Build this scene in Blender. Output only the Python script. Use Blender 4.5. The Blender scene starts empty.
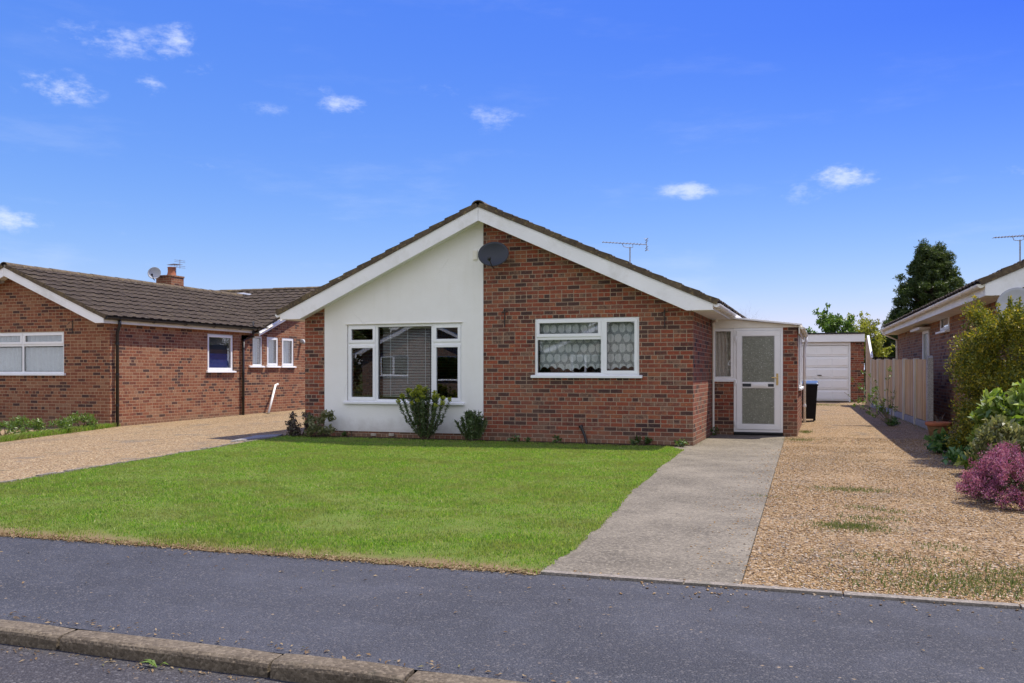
import bpy, bmesh, math, random
import numpy as np
from mathutils import Vector, Matrix
random.seed(11); rng = np.random.default_rng(11)
PI = math.pi
sc = bpy.context.scene
COL = sc.collection

# ------------------------------------------------------------------ camera frame (used to survey the place)
F = 895.0; HZ = 372.0; CH = 1.28; TH = math.radians(19.3)
CAM = Vector((2.16, -15.65, CH))
FW = Vector((-math.sin(TH), math.cos(TH), 0)); RT = Vector((math.cos(TH), math.sin(TH), 0))
def ray(px, py):
    return FW + RT * ((px - 512) / F) + Vector((0, 0, (HZ - py) / F))
def gz(y):
    return 0.012 * min(max(y - 1.0, 0.0), 20.0)
def onY(px, py, Y):
    d = ray(px, py); return CAM + d * ((Y - CAM.y) / d.y)
def onX(px, py, X):
    d = ray(px, py); return CAM + d * ((X - CAM.x) / d.x)
def G(px, py):
    d = ray(px, py); z = 0.0
    for _ in range(12):
        p = CAM + d * ((z - CAM.z) / d.z); z = gz(p.y)
    return p

# ------------------------------------------------------------------ object helpers
def tag(o, label=None, cat=None, group=None, kind=None):
    if label: o['label'] = label
    if cat: o['category'] = cat
    if group: o['group'] = group
    if kind: o['kind'] = kind
    return o
def empty(name, loc=(0, 0, 0), rz=0.0, label=None, cat=None, group=None):
    o = bpy.data.objects.new(name, None); COL.objects.link(o)
    o.location = loc; o.rotation_euler = (0, 0, rz); o.empty_display_size = 0.2
    return tag(o, label, cat, group)
def copy_tree(o, parent=None):
    c = o.copy(); COL.objects.link(c)
    if parent is not None: c.parent = parent
    for ch in list(o.children): copy_tree(ch, c)
    return c
class Basis:
    def __init__(s, o, U, D): s.o = Vector(o); s.U = Vector(U); s.D = Vector(D)
    def __call__(s, u, w, d): return s.o + s.U * u + s.D * d + Vector((0, 0, w))
class MB:
    def __init__(s): s.v = []; s.f = []
    def poly(s, pts):
        n = len(s.v); s.v += [tuple(p) for p in pts]; s.f.append(tuple(range(n, n + len(pts))))
    def hexa(s, p):            # 8 points, bottom ring then top ring
        n = len(s.v); s.v += [tuple(q) for q in p]
        s.f += [(n+3, n+2, n+1, n), (n+4, n+5, n+6, n+7), (n, n+1, n+5, n+4), (n+1, n+2, n+6, n+5), (n+2, n+3, n+7, n+6), (n+3, n, n+4, n+7)]
    def box(s, x0, x1, y0, y1, z0, z1):
        s.hexa([(x0, y0, z0), (x1, y0, z0), (x1, y1, z0), (x0, y1, z0), (x0, y0, z1), (x1, y0, z1), (x1, y1, z1), (x0, y1, z1)])
    def bbox(s, B, u0, u1, w0, w1, d0, d1):
        s.hexa([B(u0, w0, d0), B(u1, w0, d0), B(u1, w0, d1), B(u0, w0, d1), B(u0, w1, d0), B(u1, w1, d0), B(u1, w1, d1), B(u0, w1, d1)])
    def prism(s, pts, off):    # closed polygon pushed along a vector
        n = len(s.v); k = len(pts); off = Vector(off)
        s.v += [tuple(Vector(p)) for p in pts] + [tuple(Vector(p) + off) for p in pts]
        s.f.append(tuple(range(n + k - 1, n - 1, -1))); s.f.append(tuple(range(n + k, n + 2 * k)))
        for i in range(k):
            j = (i + 1) % k; s.f.append((n + i, n + j, n + k + j, n + k + i))
    def tube(s, pts, r, seg=8, cap=True):
        pts = [Vector(p) for p in pts]; rr = r if isinstance(r, (list, tuple)) else [r] * len(pts)
        n0 = len(s.v)
        for i, p in enumerate(pts):
            t = (pts[min(i + 1, len(pts) - 1)] - pts[max(i - 1, 0)]).normalized()
            a = Vector((0, 0, 1)) if abs(t.z) < .9 else Vector((1, 0, 0))
            b = t.cross(a).normalized(); c = t.cross(b)
            for k in range(seg):
                q = 2 * PI * k / seg; s.v.append(tuple(p + (b * math.cos(q) + c * math.sin(q)) * rr[i]))
        for i in range(len(pts) - 1):
            for k in range(seg):
                a = n0 + i * seg + k; b = n0 + i * seg + (k + 1) % seg
                s.f.append((a, b, b + seg, a + seg))
        if cap:
            s.f.append(tuple(range(n0 + seg - 1, n0 - 1, -1))); m = n0 + (len(pts) - 1) * seg
            s.f.append(tuple(range(m, m + seg)))
    def lathe(s, c, prof, seg=24):
        n0 = len(s.v); c = Vector(c)
        for r, z in prof:
            for k in range(seg):
                q = 2 * PI * k / seg; s.v.append((c.x + r * math.cos(q), c.y + r * math.sin(q), c.z + z))
        for i in range(len(prof) - 1):
            for k in range(seg):
                a = n0 + i * seg + k; b = n0 + i * seg + (k + 1) % seg; s.f.append((a, b, b + seg, a + seg))
    def build(s, name, mat, parent=None, bevel=0, smooth=False, recalc=True):
        me = bpy.data.meshes.new(name); me.from_pydata(s.v, [], s.f); me.materials.append(mat)
        if recalc:
            bm = bmesh.new(); bm.from_mesh(me); bmesh.ops.recalc_face_normals(bm, faces=bm.faces); bm.to_mesh(me); bm.free()
        if smooth: me.polygons.foreach_set('use_smooth', [True] * len(me.polygons))
        o = bpy.data.objects.new(name, me); COL.objects.link(o)
        if parent is not None: o.parent = parent
        if bevel:
            m = o.modifiers.new('bevel', 'BEVEL'); m.width = bevel; m.segments = 2; m.limit_method = 'ANGLE'
        return o
def np_mesh(name, verts, faces, mat, parent=None):
    me = bpy.data.meshes.new(name); k = faces.shape[1]
    me.vertices.add(len(verts)); me.vertices.foreach_set('co', np.ascontiguousarray(verts, dtype=np.float32).ravel())
    me.loops.add(faces.size); me.loops.foreach_set('vertex_index', np.ascontiguousarray(faces, dtype=np.int32).ravel())
    me.polygons.add(len(faces)); me.polygons.foreach_set('loop_start', np.arange(0, faces.size, k, dtype=np.int32))
    try: me.polygons.foreach_set('loop_total', np.full(len(faces), k, dtype=np.int32))
    except Exception: pass
    me.update(calc_edges=True); me.validate(); me.materials.append(mat)
    o = bpy.data.objects.new(name, me); COL.objects.link(o)
    if parent is not None: o.parent = parent
    return o

# ------------------------------------------------------------------ materials
class NT:
    def __init__(s, name):
        s.m = bpy.data.materials.new(name); s.m.use_nodes = True; s.t = s.m.node_tree; s.t.nodes.clear()
        s.out = s.t.nodes.new('ShaderNodeOutputMaterial')
    def n(s, typ, **kw):
        nd = s.t.nodes.new(typ)
        for k, v in kw.items():
            if k == 'inp':
                for a, b in v.items(): s.set(nd, a, b)
            else: setattr(nd, k, v)
        return nd
    def set(s, nd, a, b):
        if isinstance(b, bpy.types.NodeSocket): s.t.links.new(b, nd.inputs[a])
        else: nd.inputs[a].default_value = b
    def math(s, op, a, b=0.0, c=None, clamp=False):
        nd = s.n('ShaderNodeMath', operation=op); nd.use_clamp = clamp; s.set(nd, 0, a); s.set(nd, 1, b)
        if c is not None: s.set(nd, 2, c)
        return nd.outputs[0]
    def coord(s, w='Object'): return s.n('ShaderNodeTexCoord').outputs[w]
    def noise(s, vec, scale, detail=4, rough=.55, out='Fac'):
        nd = s.n('ShaderNodeTexNoise', inp={'Vector': vec, 'Scale': scale, 'Detail': detail, 'Roughness': rough}); return nd.outputs[out]
    def ramp(s, fac, stops, interp='LINEAR'):
        nd = s.n('ShaderNodeValToRGB'); s.set(nd, 0, fac); r = nd.color_ramp; r.interpolation = interp
        while len(r.elements) < len(stops): r.elements.new(.5)
        for e, (p, c) in zip(r.elements, stops):
            e.position = p; e.color = (*c, 1) if len(c) == 3 else c
        return nd.outputs[0]
    def grey(s, fac, a, b, va=0.0, vb=1.0): return s.ramp(fac, [(a, (va,) * 3), (b, (vb,) * 3)])
    def mix(s, fac, a, b, mode='MIX'):
        nd = s.n('ShaderNodeMix', data_type='RGBA', blend_type=mode)
        s.set(nd, 0, fac)
        for i, v in ((6, a), (7, b)): s.set(nd, i, (*v, 1) if isinstance(v, tuple) and len(v) == 3 else v)
        return nd.outputs[2]
    def bump(s, h, dist, strength=1.0, normal=None):
        nd = s.n('ShaderNodeBump', inp={'Height': h, 'Distance': dist, 'Strength': strength})
        if normal is not None: s.set(nd, 'Normal', normal)
        return nd.outputs[0]
    def pbr(s, color, rough=.7, normal=None, spec=.5, metal=0.0):
        p = s.n('ShaderNodeBsdfPrincipled'); s.set(p, 'Base Color', (*color, 1) if isinstance(color, tuple) and len(color) == 3 else color)
        s.set(p, 'Roughness', rough); s.set(p, 'Specular IOR Level', spec); s.set(p, 'Metallic', metal)
        if normal is not None: s.set(p, 'Normal', normal)
        s.t.links.new(p.outputs[0], s.out.inputs[0]); return s.m
    def surface(s, sh): s.t.links.new(sh, s.out.inputs[0]); return s.m

def m_plain(name, col, rough=.5, var=.12, scale=6, bump=0.0, spec=.5, metal=0.0, dirt=None):
    t = NT(name); c = t.coord(); n = t.noise(c, scale, 6, .6)
    lo = tuple(x * (1 - var) for x in col); hi = tuple(min(1, x * (1 + var)) for x in col)
    cc = t.ramp(n, [(.3, lo), (.7, hi)])
    if dirt:
        d = t.grey(t.noise(c, 1.7, 8, .7), .5, .78, 0, .7); cc = t.mix(d, cc, dirt)
    nm = t.bump(t.noise(c, scale * 12, 3), bump) if bump else None
    return t.pbr(cc, rough, nm, spec, metal)

def m_brick(name, stops, mortar, weather=.34):
    t = NT(name); tc = t.n('ShaderNodeTexCoord'); pos = t.n('ShaderNodeSeparateXYZ', inp={0: tc.outputs['Object']})
    nor = t.n('ShaderNodeSeparateXYZ', inp={0: tc.outputs['Normal']})
    side = t.math('GREATER_THAN', t.math('ABSOLUTE', nor.outputs[0]), .7)
    u = t.math('ADD', t.math('MULTIPLY', pos.outputs[0], t.math('SUBTRACT', 1.0, side)), t.math('MULTIPLY', t.math('ADD', pos.outputs[1], .06), side))
    wob = t.noise(tc.outputs['Object'], 7, 2)
    v = t.math('ADD', pos.outputs[2], t.math('MULTIPLY', t.math('SUBTRACT', wob, .5), .007))
    vec = t.n('ShaderNodeCombineXYZ', inp={0: u, 1: v, 2: 0.0}).outputs[0]
    br = t.n('ShaderNodeTexBrick', inp={'Vector': vec, 'Color1': (0, 0, 0, 1), 'Color2': (1, 1, 1, 1), 'Mortar': (.5, .5, .5, 1), 'Scale': 1.0,
              'Mortar Size': .0066, 'Mortar Smooth': .2, 'Bias': 0.0, 'Brick Width': .225, 'Row Height': .075})
    br.offset = .5; br.squash = .5; br.squash_frequency = 5
    batch = t.math('ADD', t.math('MULTIPLY', t.math('SUBTRACT', t.noise(tc.outputs['Object'], 1.5, 4, .65), .5), .75), t.math('MULTIPLY', t.math('SUBTRACT', t.noise(tc.outputs['Object'], 30, 2, .5), .5), .25))
    col = t.ramp(t.math('ADD', br.outputs['Color'], batch, clamp=True), stops)
    fine = t.noise(tc.outputs['Object'], 45, 6, .7)
    col = t.mix(t.grey(fine, .42, .75, 0, .30), col, t.mix(.5, col, (.42, .24, .14)))
    blot = t.grey(t.noise(tc.outputs['Object'], 19, 4, .65), .58, .68, 0, .6)
    col = t.mix(blot, col, (.36, .29, .22))
    dk = t.grey(t.noise(tc.outputs['Object'], 23, 4, .6), .38, .30, 0, .5)
    col = t.mix(dk, col, (.07, .035, .03))
    big = t.grey(t.noise(tc.outputs['Object'], .9, 5, .6), .4, .75, 0, weather)
    col = t.mix(big, col, (.22, .125, .085))
    foot = t.grey(t.math('ADD', pos.outputs[2], t.math('MULTIPLY', t.noise(tc.outputs['Object'], 3, 4), .35)), .22, .42, .55, 0.0)
    col = t.mix(foot, col, (.24, .15, .09))
    mcol = t.mix(t.grey(fine, .35, .7), mortar, tuple(x * .6 for x in mortar))
    col = t.mix(br.outputs['Fac'], col, mcol)
    h = t.math('ADD', t.math('MULTIPLY', t.math('SUBTRACT', 1.0, br.outputs['Fac']), 1.0), t.math('MULTIPLY', fine, .45))
    return t.pbr(col, .88, t.bump(h, .008, .9), .25)

RED = [(0, (.030, .020, .026)), (.13, (.055, .028, .030)), (.2, (.15, .042, .032)), (.3, (.38, .075, .036)), (.45, (.52, .115, .046)), (.55, (.31, .068, .042)), (.66, (.50, .145, .062)), (.76, (.54, .20, .09)), (.84, (.28, .075, .055)), (.91, (.42, .24, .15)), (1, (.09, .05, .045))]
ORA = [(0, (.05, .03, .03)), (.14, (.10, .04, .032)), (.24, (.30, .085, .042)), (.4, (.43, .15, .065)), (.6, (.34, .105, .05)), (.8, (.47, .19, .085)), (1, (.50, .27, .15))]
MUL = [(0, (.10, .05, .028)), (.15, (.30, .105, .045)), (.4, (.55, .215, .085)), (.6, (.64, .30, .125)), (.8, (.48, .19, .08)), (1, (.66, .45, .26))]
M = {}
M['brick'] = m_brick('red multi brick', RED, (.46, .34, .24))
M['brick_left'] = m_brick('orange red brick', ORA, (.50, .34, .21), .12)
M['brick_right'] = m_brick('mauve red brick', MUL, (.36, .31, .26))
M['brick_far'] = m_brick('pale buff brick', [(0, (.2, .14, .1)), (.5, (.33, .22, .15)), (1, (.42, .3, .2))], (.4, .34, .28))

def m_render():
    t = NT('white masonry render'); c = t.coord(); sep = t.n('ShaderNodeSeparateXYZ', inp={0: c})
    n = t.noise(c, 1.1, 8, .65); col = t.ramp(n, [(.3, (.81, .80, .765)), (.7, (.87, .865, .85))])
    foot = t.grey(t.math('ADD', sep.outputs[2], t.math('MULTIPLY', t.noise(c, 4, 6, .7), .45)), .30, .62, .75, 0)
    col = t.mix(foot, col, (.50, .47, .42))
    st = t.n('ShaderNodeMapping', inp={0: c, 'Scale': (4.5, 4.5, .35)}).outputs[0]
    run = t.math('MULTIPLY', t.grey(t.noise(st, 1, 6, .65), .52, .85, 0, .30), t.grey(t.noise(c, .9, 6, .65), .42, .7, 0, 1))
    col = t.mix(run, col, (.52, .49, .37))
    cr = t.n('ShaderNodeTexVoronoi', feature='DISTANCE_TO_EDGE', inp={'Vector': t.mix(.22, c, t.noise(c, 1.8, 5, .6, 'Color')), 'Scale': .5})
    col = t.mix(t.math('MULTIPLY', t.grey(cr.outputs['Distance'], .0015, .005, 1, 0), t.grey(t.noise(c, 1.1, 3), .55, .65, 0, .25)), col, (.5, .48, .44))
    h = t.math('ADD', t.noise(c, 70, 4), t.math('MULTIPLY', t.noise(c, 9, 3), .8))
    return t.pbr(col, .85, t.bump(h, .006, .6), .3)
M['render'] = m_render()
M['upvc'] = m_plain('white window plastic', (.84, .85, .86), .3, .03, 3)
M['barge'] = m_plain('white painted bargeboard', (.86, .86, .86), .45, .05, 1.5, dirt=(.58, .56, .49))
M['white_old'] = m_plain('cream weathered paint', (.80, .77, .68), .5, .07, 3, dirt=(.55, .5, .4))
M['black_plastic'] = m_plain('black plastic', (.016, .016, .018), .35, .2, 5)
M['bin'] = m_plain('black bin plastic', (.007, .008, .011), .5, .25, 4, 0, .2)
M['bin_lid'] = m_plain('blue bin lid plastic', (.05, .10, .20), .4, .2, 4)
M['iron'] = m_plain('black wrought iron', (.02, .018, .017), .6, .3, 20)
M['alu'] = m_plain('dull aluminium', (.42, .42, .42), .4, .2, 20, metal=.7)
M['dish_dark'] = m_plain('dark slate dish paint', (.020, .025, .034), .5, .15, 5)
M['dish_pale'] = m_plain('pale grey dish paint', (.42, .43, .44), .5, .1, 5)
M['terracotta'] = m_plain('terracotta', (.36, .13, .07), .8, .25, 9, .003, .2, dirt=(.26, .2, .15))
M['terracotta_low'] = m_plain('mossy terracotta', (.20, .12, .06), .85, .35, 9, .003, .2)
M['felt'] = m_plain('roofing felt', (.03, .031, .034), .9, .2, 8, .003)
M['soil'] = m_plain('garden soil', (.075, .05, .032), .95, .5, 9, .03, .1)
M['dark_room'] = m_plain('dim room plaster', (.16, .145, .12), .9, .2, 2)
M['brass'] = m_plain('brass', (.6, .42, .18), .3, .15, 12, metal=.9)
M['bark'] = m_plain('bark', (.12, .085, .06), .9, .4, 14, .01, .2)
M['twig'] = m_plain('bare twigs', (.20, .165, .13), .9, .3, 14)
M['pole'] = m_plain('white plastic pipe', (.75, .74, .7), .4, .1, 8)
M['blue'] = m_plain('blue blind fabric', (.03, .06, .27), .8, .15, 30)
M['lead'] = m_plain('lead flashing', (.34, .35, .37), .5, .2, 7)
M['stone'] = m_plain('pale stone', (.42, .37, .29), .9, .2, 12, .004)

def m_garage():
    t = NT('white garage paint'); c = t.coord()
    col = t.ramp(t.noise(c, 1.5, 7, .6), [(.3, (.82, .85, .88)), (.7, (.90, .92, .94))])
    chips = t.grey(t.noise(c, 9, 8, .72), .69, .71, 0, .9); col = t.mix(chips, col, (.22, .15, .11))
    return t.pbr(col, .45)
M['garage'] = m_garage()

def m_tile(name, a, b, moss, mossamt=.5):
    t = NT(name); c = t.coord()
    isl = t.n('ShaderNodeNewGeometry').outputs['Random Per Island']
    n = t.noise(c, 5, 8, .7)
    col = t.mix(n, a, b); col = t.mix(t.grey(isl, 0, 1, 0, .45), col, tuple(x * .6 for x in a))
    g = t.grey(t.noise(c, 3.1, 8, .75), .53, .68, 0, mossamt); col = t.mix(g, col, moss)
    w = t.grey(t.noise(c, 13, 3, .5), .735, .75, 0, .75); col = t.mix(w, col, (.42, .4, .34))
    fl = t.noise(c, 21, 5, .7); col = t.mix(t.grey(fl, .56, .68, 0, mossamt * .8), col, tuple(min(1, x * 2.0) for x in moss)); col = t.mix(t.grey(fl, .30, .44, mossamt, 0), col, tuple(x * .35 for x in a))
    return t.pbr(col, .9, t.bump(t.noise(c, 60, 5, .7), .006, .7), .25)
M['tile'] = m_tile('brown concrete tile', (.046, .034, .026), (.088, .065, .046), (.10, .08, .04))
M['ridge'] = m_tile('lichened ridge tile', (.075, .056, .040), (.17, .13, .085), (.24, .18, .075), .6)

def m_glass():
    t = NT('window glass'); lw = t.n('ShaderNodeLayerWeight', inp={'Blend': .5})
    f = t.math('ADD', .085, t.math('MULTIPLY', t.math('POWER', lw.outputs['Facing'], 3.0), .7), clamp=True)
    tr = t.n('ShaderNodeBsdfTransparent', inp={0: (.965, .97, .97, 1)}); gl = t.n('ShaderNodeBsdfGlossy', inp={'Color': (1, 1, 1, 1), 'Roughness': .0})
    wv = t.bump(t.noise(t.coord(), 1.3, 1), .004, .15); t.set(gl, 'Normal', wv)
    mx = t.n('ShaderNodeMixShader', inp={0: f, 1: tr.outputs[0], 2: gl.outputs[0]}); return t.surface(mx.outputs[0])
M['glass'] = m_glass()

def m_obscure():
    t = NT('patterned door glass'); c = t.coord()
    v = t.n('ShaderNodeTexVoronoi', feature='F1', inp={'Vector': t.mix(.06, c, t.noise(c, 9, 3, .5, 'Color')), 'Scale': 34.0})
    spk = t.grey(v.outputs['Distance'], .1, .42, 1, 0)
    pick = t.grey(t.n('ShaderNodeSeparateColor', inp={0: v.outputs['Color']}).outputs[0], .35, 1.0)
    col = t.mix(t.math('MULTIPLY', spk, pick), t.ramp(t.noise(c, 14, 6, .7), [(.3, (.15, .16, .125)), (.7, (.23, .24, .19))]), (.46, .48, .43))
    return t.pbr(col, .25, t.bump(v.outputs['Distance'], .004, .7), .6)
M['obscure'] = m_obscure()

def m_net():
    t = NT('lace net curtain'); c = t.coord(); sp = t.n('ShaderNodeSeparateXYZ', inp={0: c})
    u = t.math('ADD', sp.outputs[0], sp.outputs[1]); 
    wz = t.math('MULTIPLY', sp.outputs[2], 5.6); row = t.math('FLOOR', wz); fy = t.math('SUBTRACT', t.math('FRACT', wz), .5)
    uu = t.math('ADD', t.math('MULTIPLY', u, 7.0), t.math('MULTIPLY', t.math('MODULO', row, 2.0), .5)); fx = t.math('SUBTRACT', t.math('FRACT', uu), .5)
    rr = t.math('DIVIDE', t.math('SQRT', t.math('ADD', t.math('MULTIPLY', fx, fx), t.math('MULTIPLY', fy, fy))), t.math('ADD', .43, t.math('MULTIPLY', fy, .22)))
    rr = t.math('ADD', rr, t.math('MULTIPLY', t.math('SUBTRACT', t.noise(c, 16, 4), .5), .35))
    mesh = t.n('ShaderNodeTexVoronoi', feature='DISTANCE_TO_EDGE', inp={'Vector': c, 'Scale': 42.0}).outputs['Distance']
    leaf = t.grey(rr, .80, 1.05, 1, 0); rim = t.math('MULTIPLY', t.grey(rr, .78, .92), t.grey(rr, .95, 1.1, 1, 0)); vein = t.grey(t.math('ABSOLUTE', fx), .0, .05, 1, 0)
    f_ = t.math('ADD', t.math('MULTIPLY', leaf, .62), t.math('MULTIPLY', rim, .38)); f_ = t.math('SUBTRACT', f_, t.math('MULTIPLY', t.math('MULTIPLY', vein, leaf), .25))
    f_ = t.math('ADD', f_, t.math('MULTIPLY', t.grey(mesh, .05, .25, .3, -.0), 1.0), clamp=True)
    op = t.grey(f_, .0, .5, .62, .97)
    col = t.ramp(f_, [(.0, (.46, .52, .52)), (.5, (.72, .78, .78)), (1, (.93, .96, .95))])
    d = t.n('ShaderNodeBsdfDiffuse', inp={0: col}); l = t.n('ShaderNodeBsdfTranslucent', inp={0: col})
    s = t.n('ShaderNodeMixShader', inp={0: .3, 1: d.outputs[0], 2: l.outputs[0]})
    tr = t.n('ShaderNodeBsdfTransparent'); mx = t.n('ShaderNodeMixShader', inp={0: op, 1: tr.outputs[0], 2: s.outputs[0]})
    return t.surface(mx.outputs[0])
M['net'] = m_net()
def m_cloth(name, col, tr=.3):
    t = NT(name); c = t.coord(); cc = t.ramp(t.noise(c, 22, 5), [(.3, tuple(x * .85 for x in col)), (.7, col)])
    d = t.n('ShaderNodeBsdfDiffuse', inp={0: cc}); l = t.n('ShaderNodeBsdfTranslucent', inp={0: cc})
    s = t.n('ShaderNodeMixShader', inp={0: tr, 1: d.outputs[0], 2: l.outputs[0]}); return t.surface(s.outputs[0])
M['sheer'] = m_cloth('sheer blue grey curtain', (.62, .70, .72))
M['curtain'] = m_cloth('cream curtain', (.80, .77, .68))
M['slat'] = m_cloth('grey blind slat', (.6, .6, .56), .15)

def m_asphalt(name, base, tint, sc_=1.0):
    t = NT(name); c = t.coord('Object')
    big = t.noise(c, .55, 6, .6); col = t.mix(t.grey(big, .3, .72), base, tint)
    v = t.n('ShaderNodeTexVoronoi', inp={'Vector': c, 'Scale': 95.0 * sc_})
    r = t.n('ShaderNodeSeparateColor', inp={0: v.outputs['Color']}).outputs[0]
    col = t.mix(t.grey(r, .0, 1., 0, 1), col, t.mix(.5, col, (.02, .02, .022)), 'MIX')
    chips = t.grey(r, .80, .96, 0, .6); col = t.mix(chips, col, (.17, .16, .155))
    v2 = t.n('ShaderNodeTexVoronoi', inp={'Vector': c, 'Scale': 38.0 * sc_}); r2 = t.n('ShaderNodeSeparateColor', inp={0: v2.outputs['Color']}).outputs[1]
    lit = t.math('MULTIPLY', t.grey(r2, .975, .98, 0, 1), t.grey(v2.outputs['Distance'], .25, .35, 1, 0))
    lit = t.math('MULTIPLY', lit, t.grey(t.noise(c, 1.4, 4), .45, .6)); col = t.mix(lit, col, (.34, .25, .15))
    strk = t.noise(t.n('ShaderNodeMapping', inp={0: c, 'Scale': (.5, 2.2, 1)}).outputs[0], 1.0, 6, .62)
    col = t.mix(t.grey(strk, .38, .62, .62, 0), col, t.mix(.5, col, (.02, .021, .025)))
    col = t.mix(t.grey(t.noise(c, 2.6, 7, .7), .48, .74, 0, .3), col, tuple(x * 1.5 for x in tint))
    g1 = t.noise(c, 160 * sc_, 2, .5); col = t.mix(t.grey(g1, .56, .72, 0, .55), col, (.19, .185, .19)); col = t.mix(t.grey(g1, .30, .44, .6, 0), col, (.018, .018, .022))
    h = t.math('ADD', t.math('MULTIPLY', v.outputs['Distance'], -1.0), t.noise(c, 30, 4))
    return t.pbr(col, .82, t.bump(h, .006, .9), .4)
M['pavement'] = m_asphalt('blue grey tarmac', (.034, .037, .045), (.070, .074, .089))
M['road'] = m_asphalt('road tarmac', (.040, .036, .037), (.060, .053, .052), .8)

def m_concrete(name, a, b, dark=.35, moss=None):
    t = NT(name); c = t.coord(); col = t.mix(t.grey(t.noise(c, 1.0, 7, .62), .3, .7), a, b)
    st = t.grey(t.noise(c, 2.3, 9, .7), .5, .72, 0, dark); col = t.mix(st, col, tuple(x * .45 for x in a))
    v = t.n('ShaderNodeTexVoronoi', inp={'Vector': c, 'Scale': 70.0}); r = t.n('ShaderNodeSeparateColor', inp={0: v.outputs['Color']}).outputs[0]
    col = t.mix(t.grey(r, .6, 1, 0, .5), col, tuple(min(1, x * 1.5) for x in b)); col = t.mix(t.grey(r, .0, .3, .5, 0), col, tuple(x * .5 for x in a))
    if moss: col = t.mix(t.grey(t.noise(c, 3.7, 6, .7), .58, .7, 0, .7), col, moss)
    h = t.math('ADD', t.noise(c, 55, 5, .7), t.math('MULTIPLY', v.outputs['Distance'], -.7))
    return t.pbr(col, .9, t.bump(h, .006, .8), .3)
M['path'] = m_concrete('worn concrete path', (.112, .097, .072), (.235, .206, .155), .55)
M['kerb'] = m_concrete('weathered kerb concrete', (.105, .082, .055), (.19, .155, .108), .7, (.075, .07, .045))
M['edging'] = m_concrete('edging concrete', (.18, .155, .125), (.27, .24, .2), .5, (.09, .09, .05))
M['post'] = m_concrete('concrete post', (.30, .30, .29), (.40, .40, .39), .25)
M['sliver'] = m_concrete('grey slab', (.22, .215, .21), (.32, .31, .30), .3)

def m_gravel(name, stops, scale, mossy=True):
    t = NT(name); c = t.coord('Object')
    v = t.n('ShaderNodeTexVoronoi', inp={'Vector': c, 'Scale': scale}); r = t.n('ShaderNodeSeparateColor', inp={0: v.outputs['Color']}).outputs[0]
    col = t.ramp(r, stops)
    col = t.mix(t.grey(v.outputs['Distance'], .45, .75, 0, .75), col, tuple(x * .35 for x in stops[2][1]))
    col = t.mix(t.grey(t.noise(c, .8, 6, .65), .35, .7, 0, .45), col, t.mix(.45, col, (.17, .12, .08)))
    trk = t.noise(t.n('ShaderNodeMapping', inp={0: c, 'Scale': (1.5, .22, 1)}).outputs[0], 1.0, 6, .62); col = t.mix(t.grey(trk, .50, .70, 0, .6), col, t.mix(.5, col, (.10, .085, .065)))
    if mossy:
        p = t.grey(t.noise(c, 1.15, 7, .7), .56, .68, 0, .75); col = t.mix(p, col, (.14, .125, .10)); p2 = t.grey(t.noise(c, 2.1, 8, .75), .58, .66, 0, .6); col = t.mix(p2, col, (.10, .10, .045))
    v2 = t.n('ShaderNodeTexVoronoi', inp={'Vector': c, 'Scale': scale * .45})
    h = t.math('ADD', t.math('MULTIPLY', v.outputs['Distance'], -1.0), t.math('MULTIPLY', v2.outputs['Distance'], -.8))
    return t.pbr(col, .85, t.bump(h, .014, 1.0), .3)
GOLD = [(0, (.09, .06, .035)), (.2, (.23, .135, .055)), (.5, (.37, .23, .095)), (.8, (.44, .305, .155)), (1, (.64, .54, .40))]
PINK = [(0, (.11, .072, .035)), (.2, (.25, .16, .075)), (.5, (.38, .255, .125)), (.8, (.46, .335, .18)), (1, (.60, .50, .33))]
M['gravel'] = m_gravel('golden gravel', GOLD, 58)
M['gravel_left'] = m_gravel('pinkish gravel', PINK, 46, True)
def m_stone():
    t = NT('gravel stone'); r = t.n('ShaderNodeNewGeometry').outputs['Random Per Island']
    return t.pbr(t.ramp(r, GOLD[:4] + [(.9, (.56, .47, .35)), (1, (.22, .20, .19))]), .8, None, .35)
M['pebble'] = m_stone()

def m_lawn():
    t = NT('lawn turf'); c = t.coord('Object'); sp = t.n('ShaderNodeSeparateXYZ', inp={0: c})
    col = t.mix(t.grey(t.noise(c, 2.2, 6, .65), .3, .7), (.10, .17, .024), (.17, .20, .05))
    dry = t.grey(t.noise(c, 6, 7, .7), .55, .7, 0, .55); col = t.mix(dry, col, (.15, .11, .05))
    ed = t.grey(t.math('ADD', sp.outputs[1], t.math('MULTIPLY', t.noise(c, 1.7, 5), .5)), 0, 1)   # placeholder ramp, refined below
    edge = t.n('ShaderNodeMapRange', inp={0: t.math('ADD', sp.outputs[1], t.math('MULTIPLY', t.noise(c, 2.0, 5), .6)), 1: -9.95, 2: -9.65, 3: 1.0, 4: 0.0}).outputs[0]
    col = t.mix(edge, col, (.235, .165, .09))
    return t.pbr(col, .95, t.bump(t.noise(c, 40, 6, .7), .02), .1)
M['lawn'] = m_lawn()
M['ground'] = m_plain('rough ground', (.06, .075, .025), .95, .5, .6, .03, .1)

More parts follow.
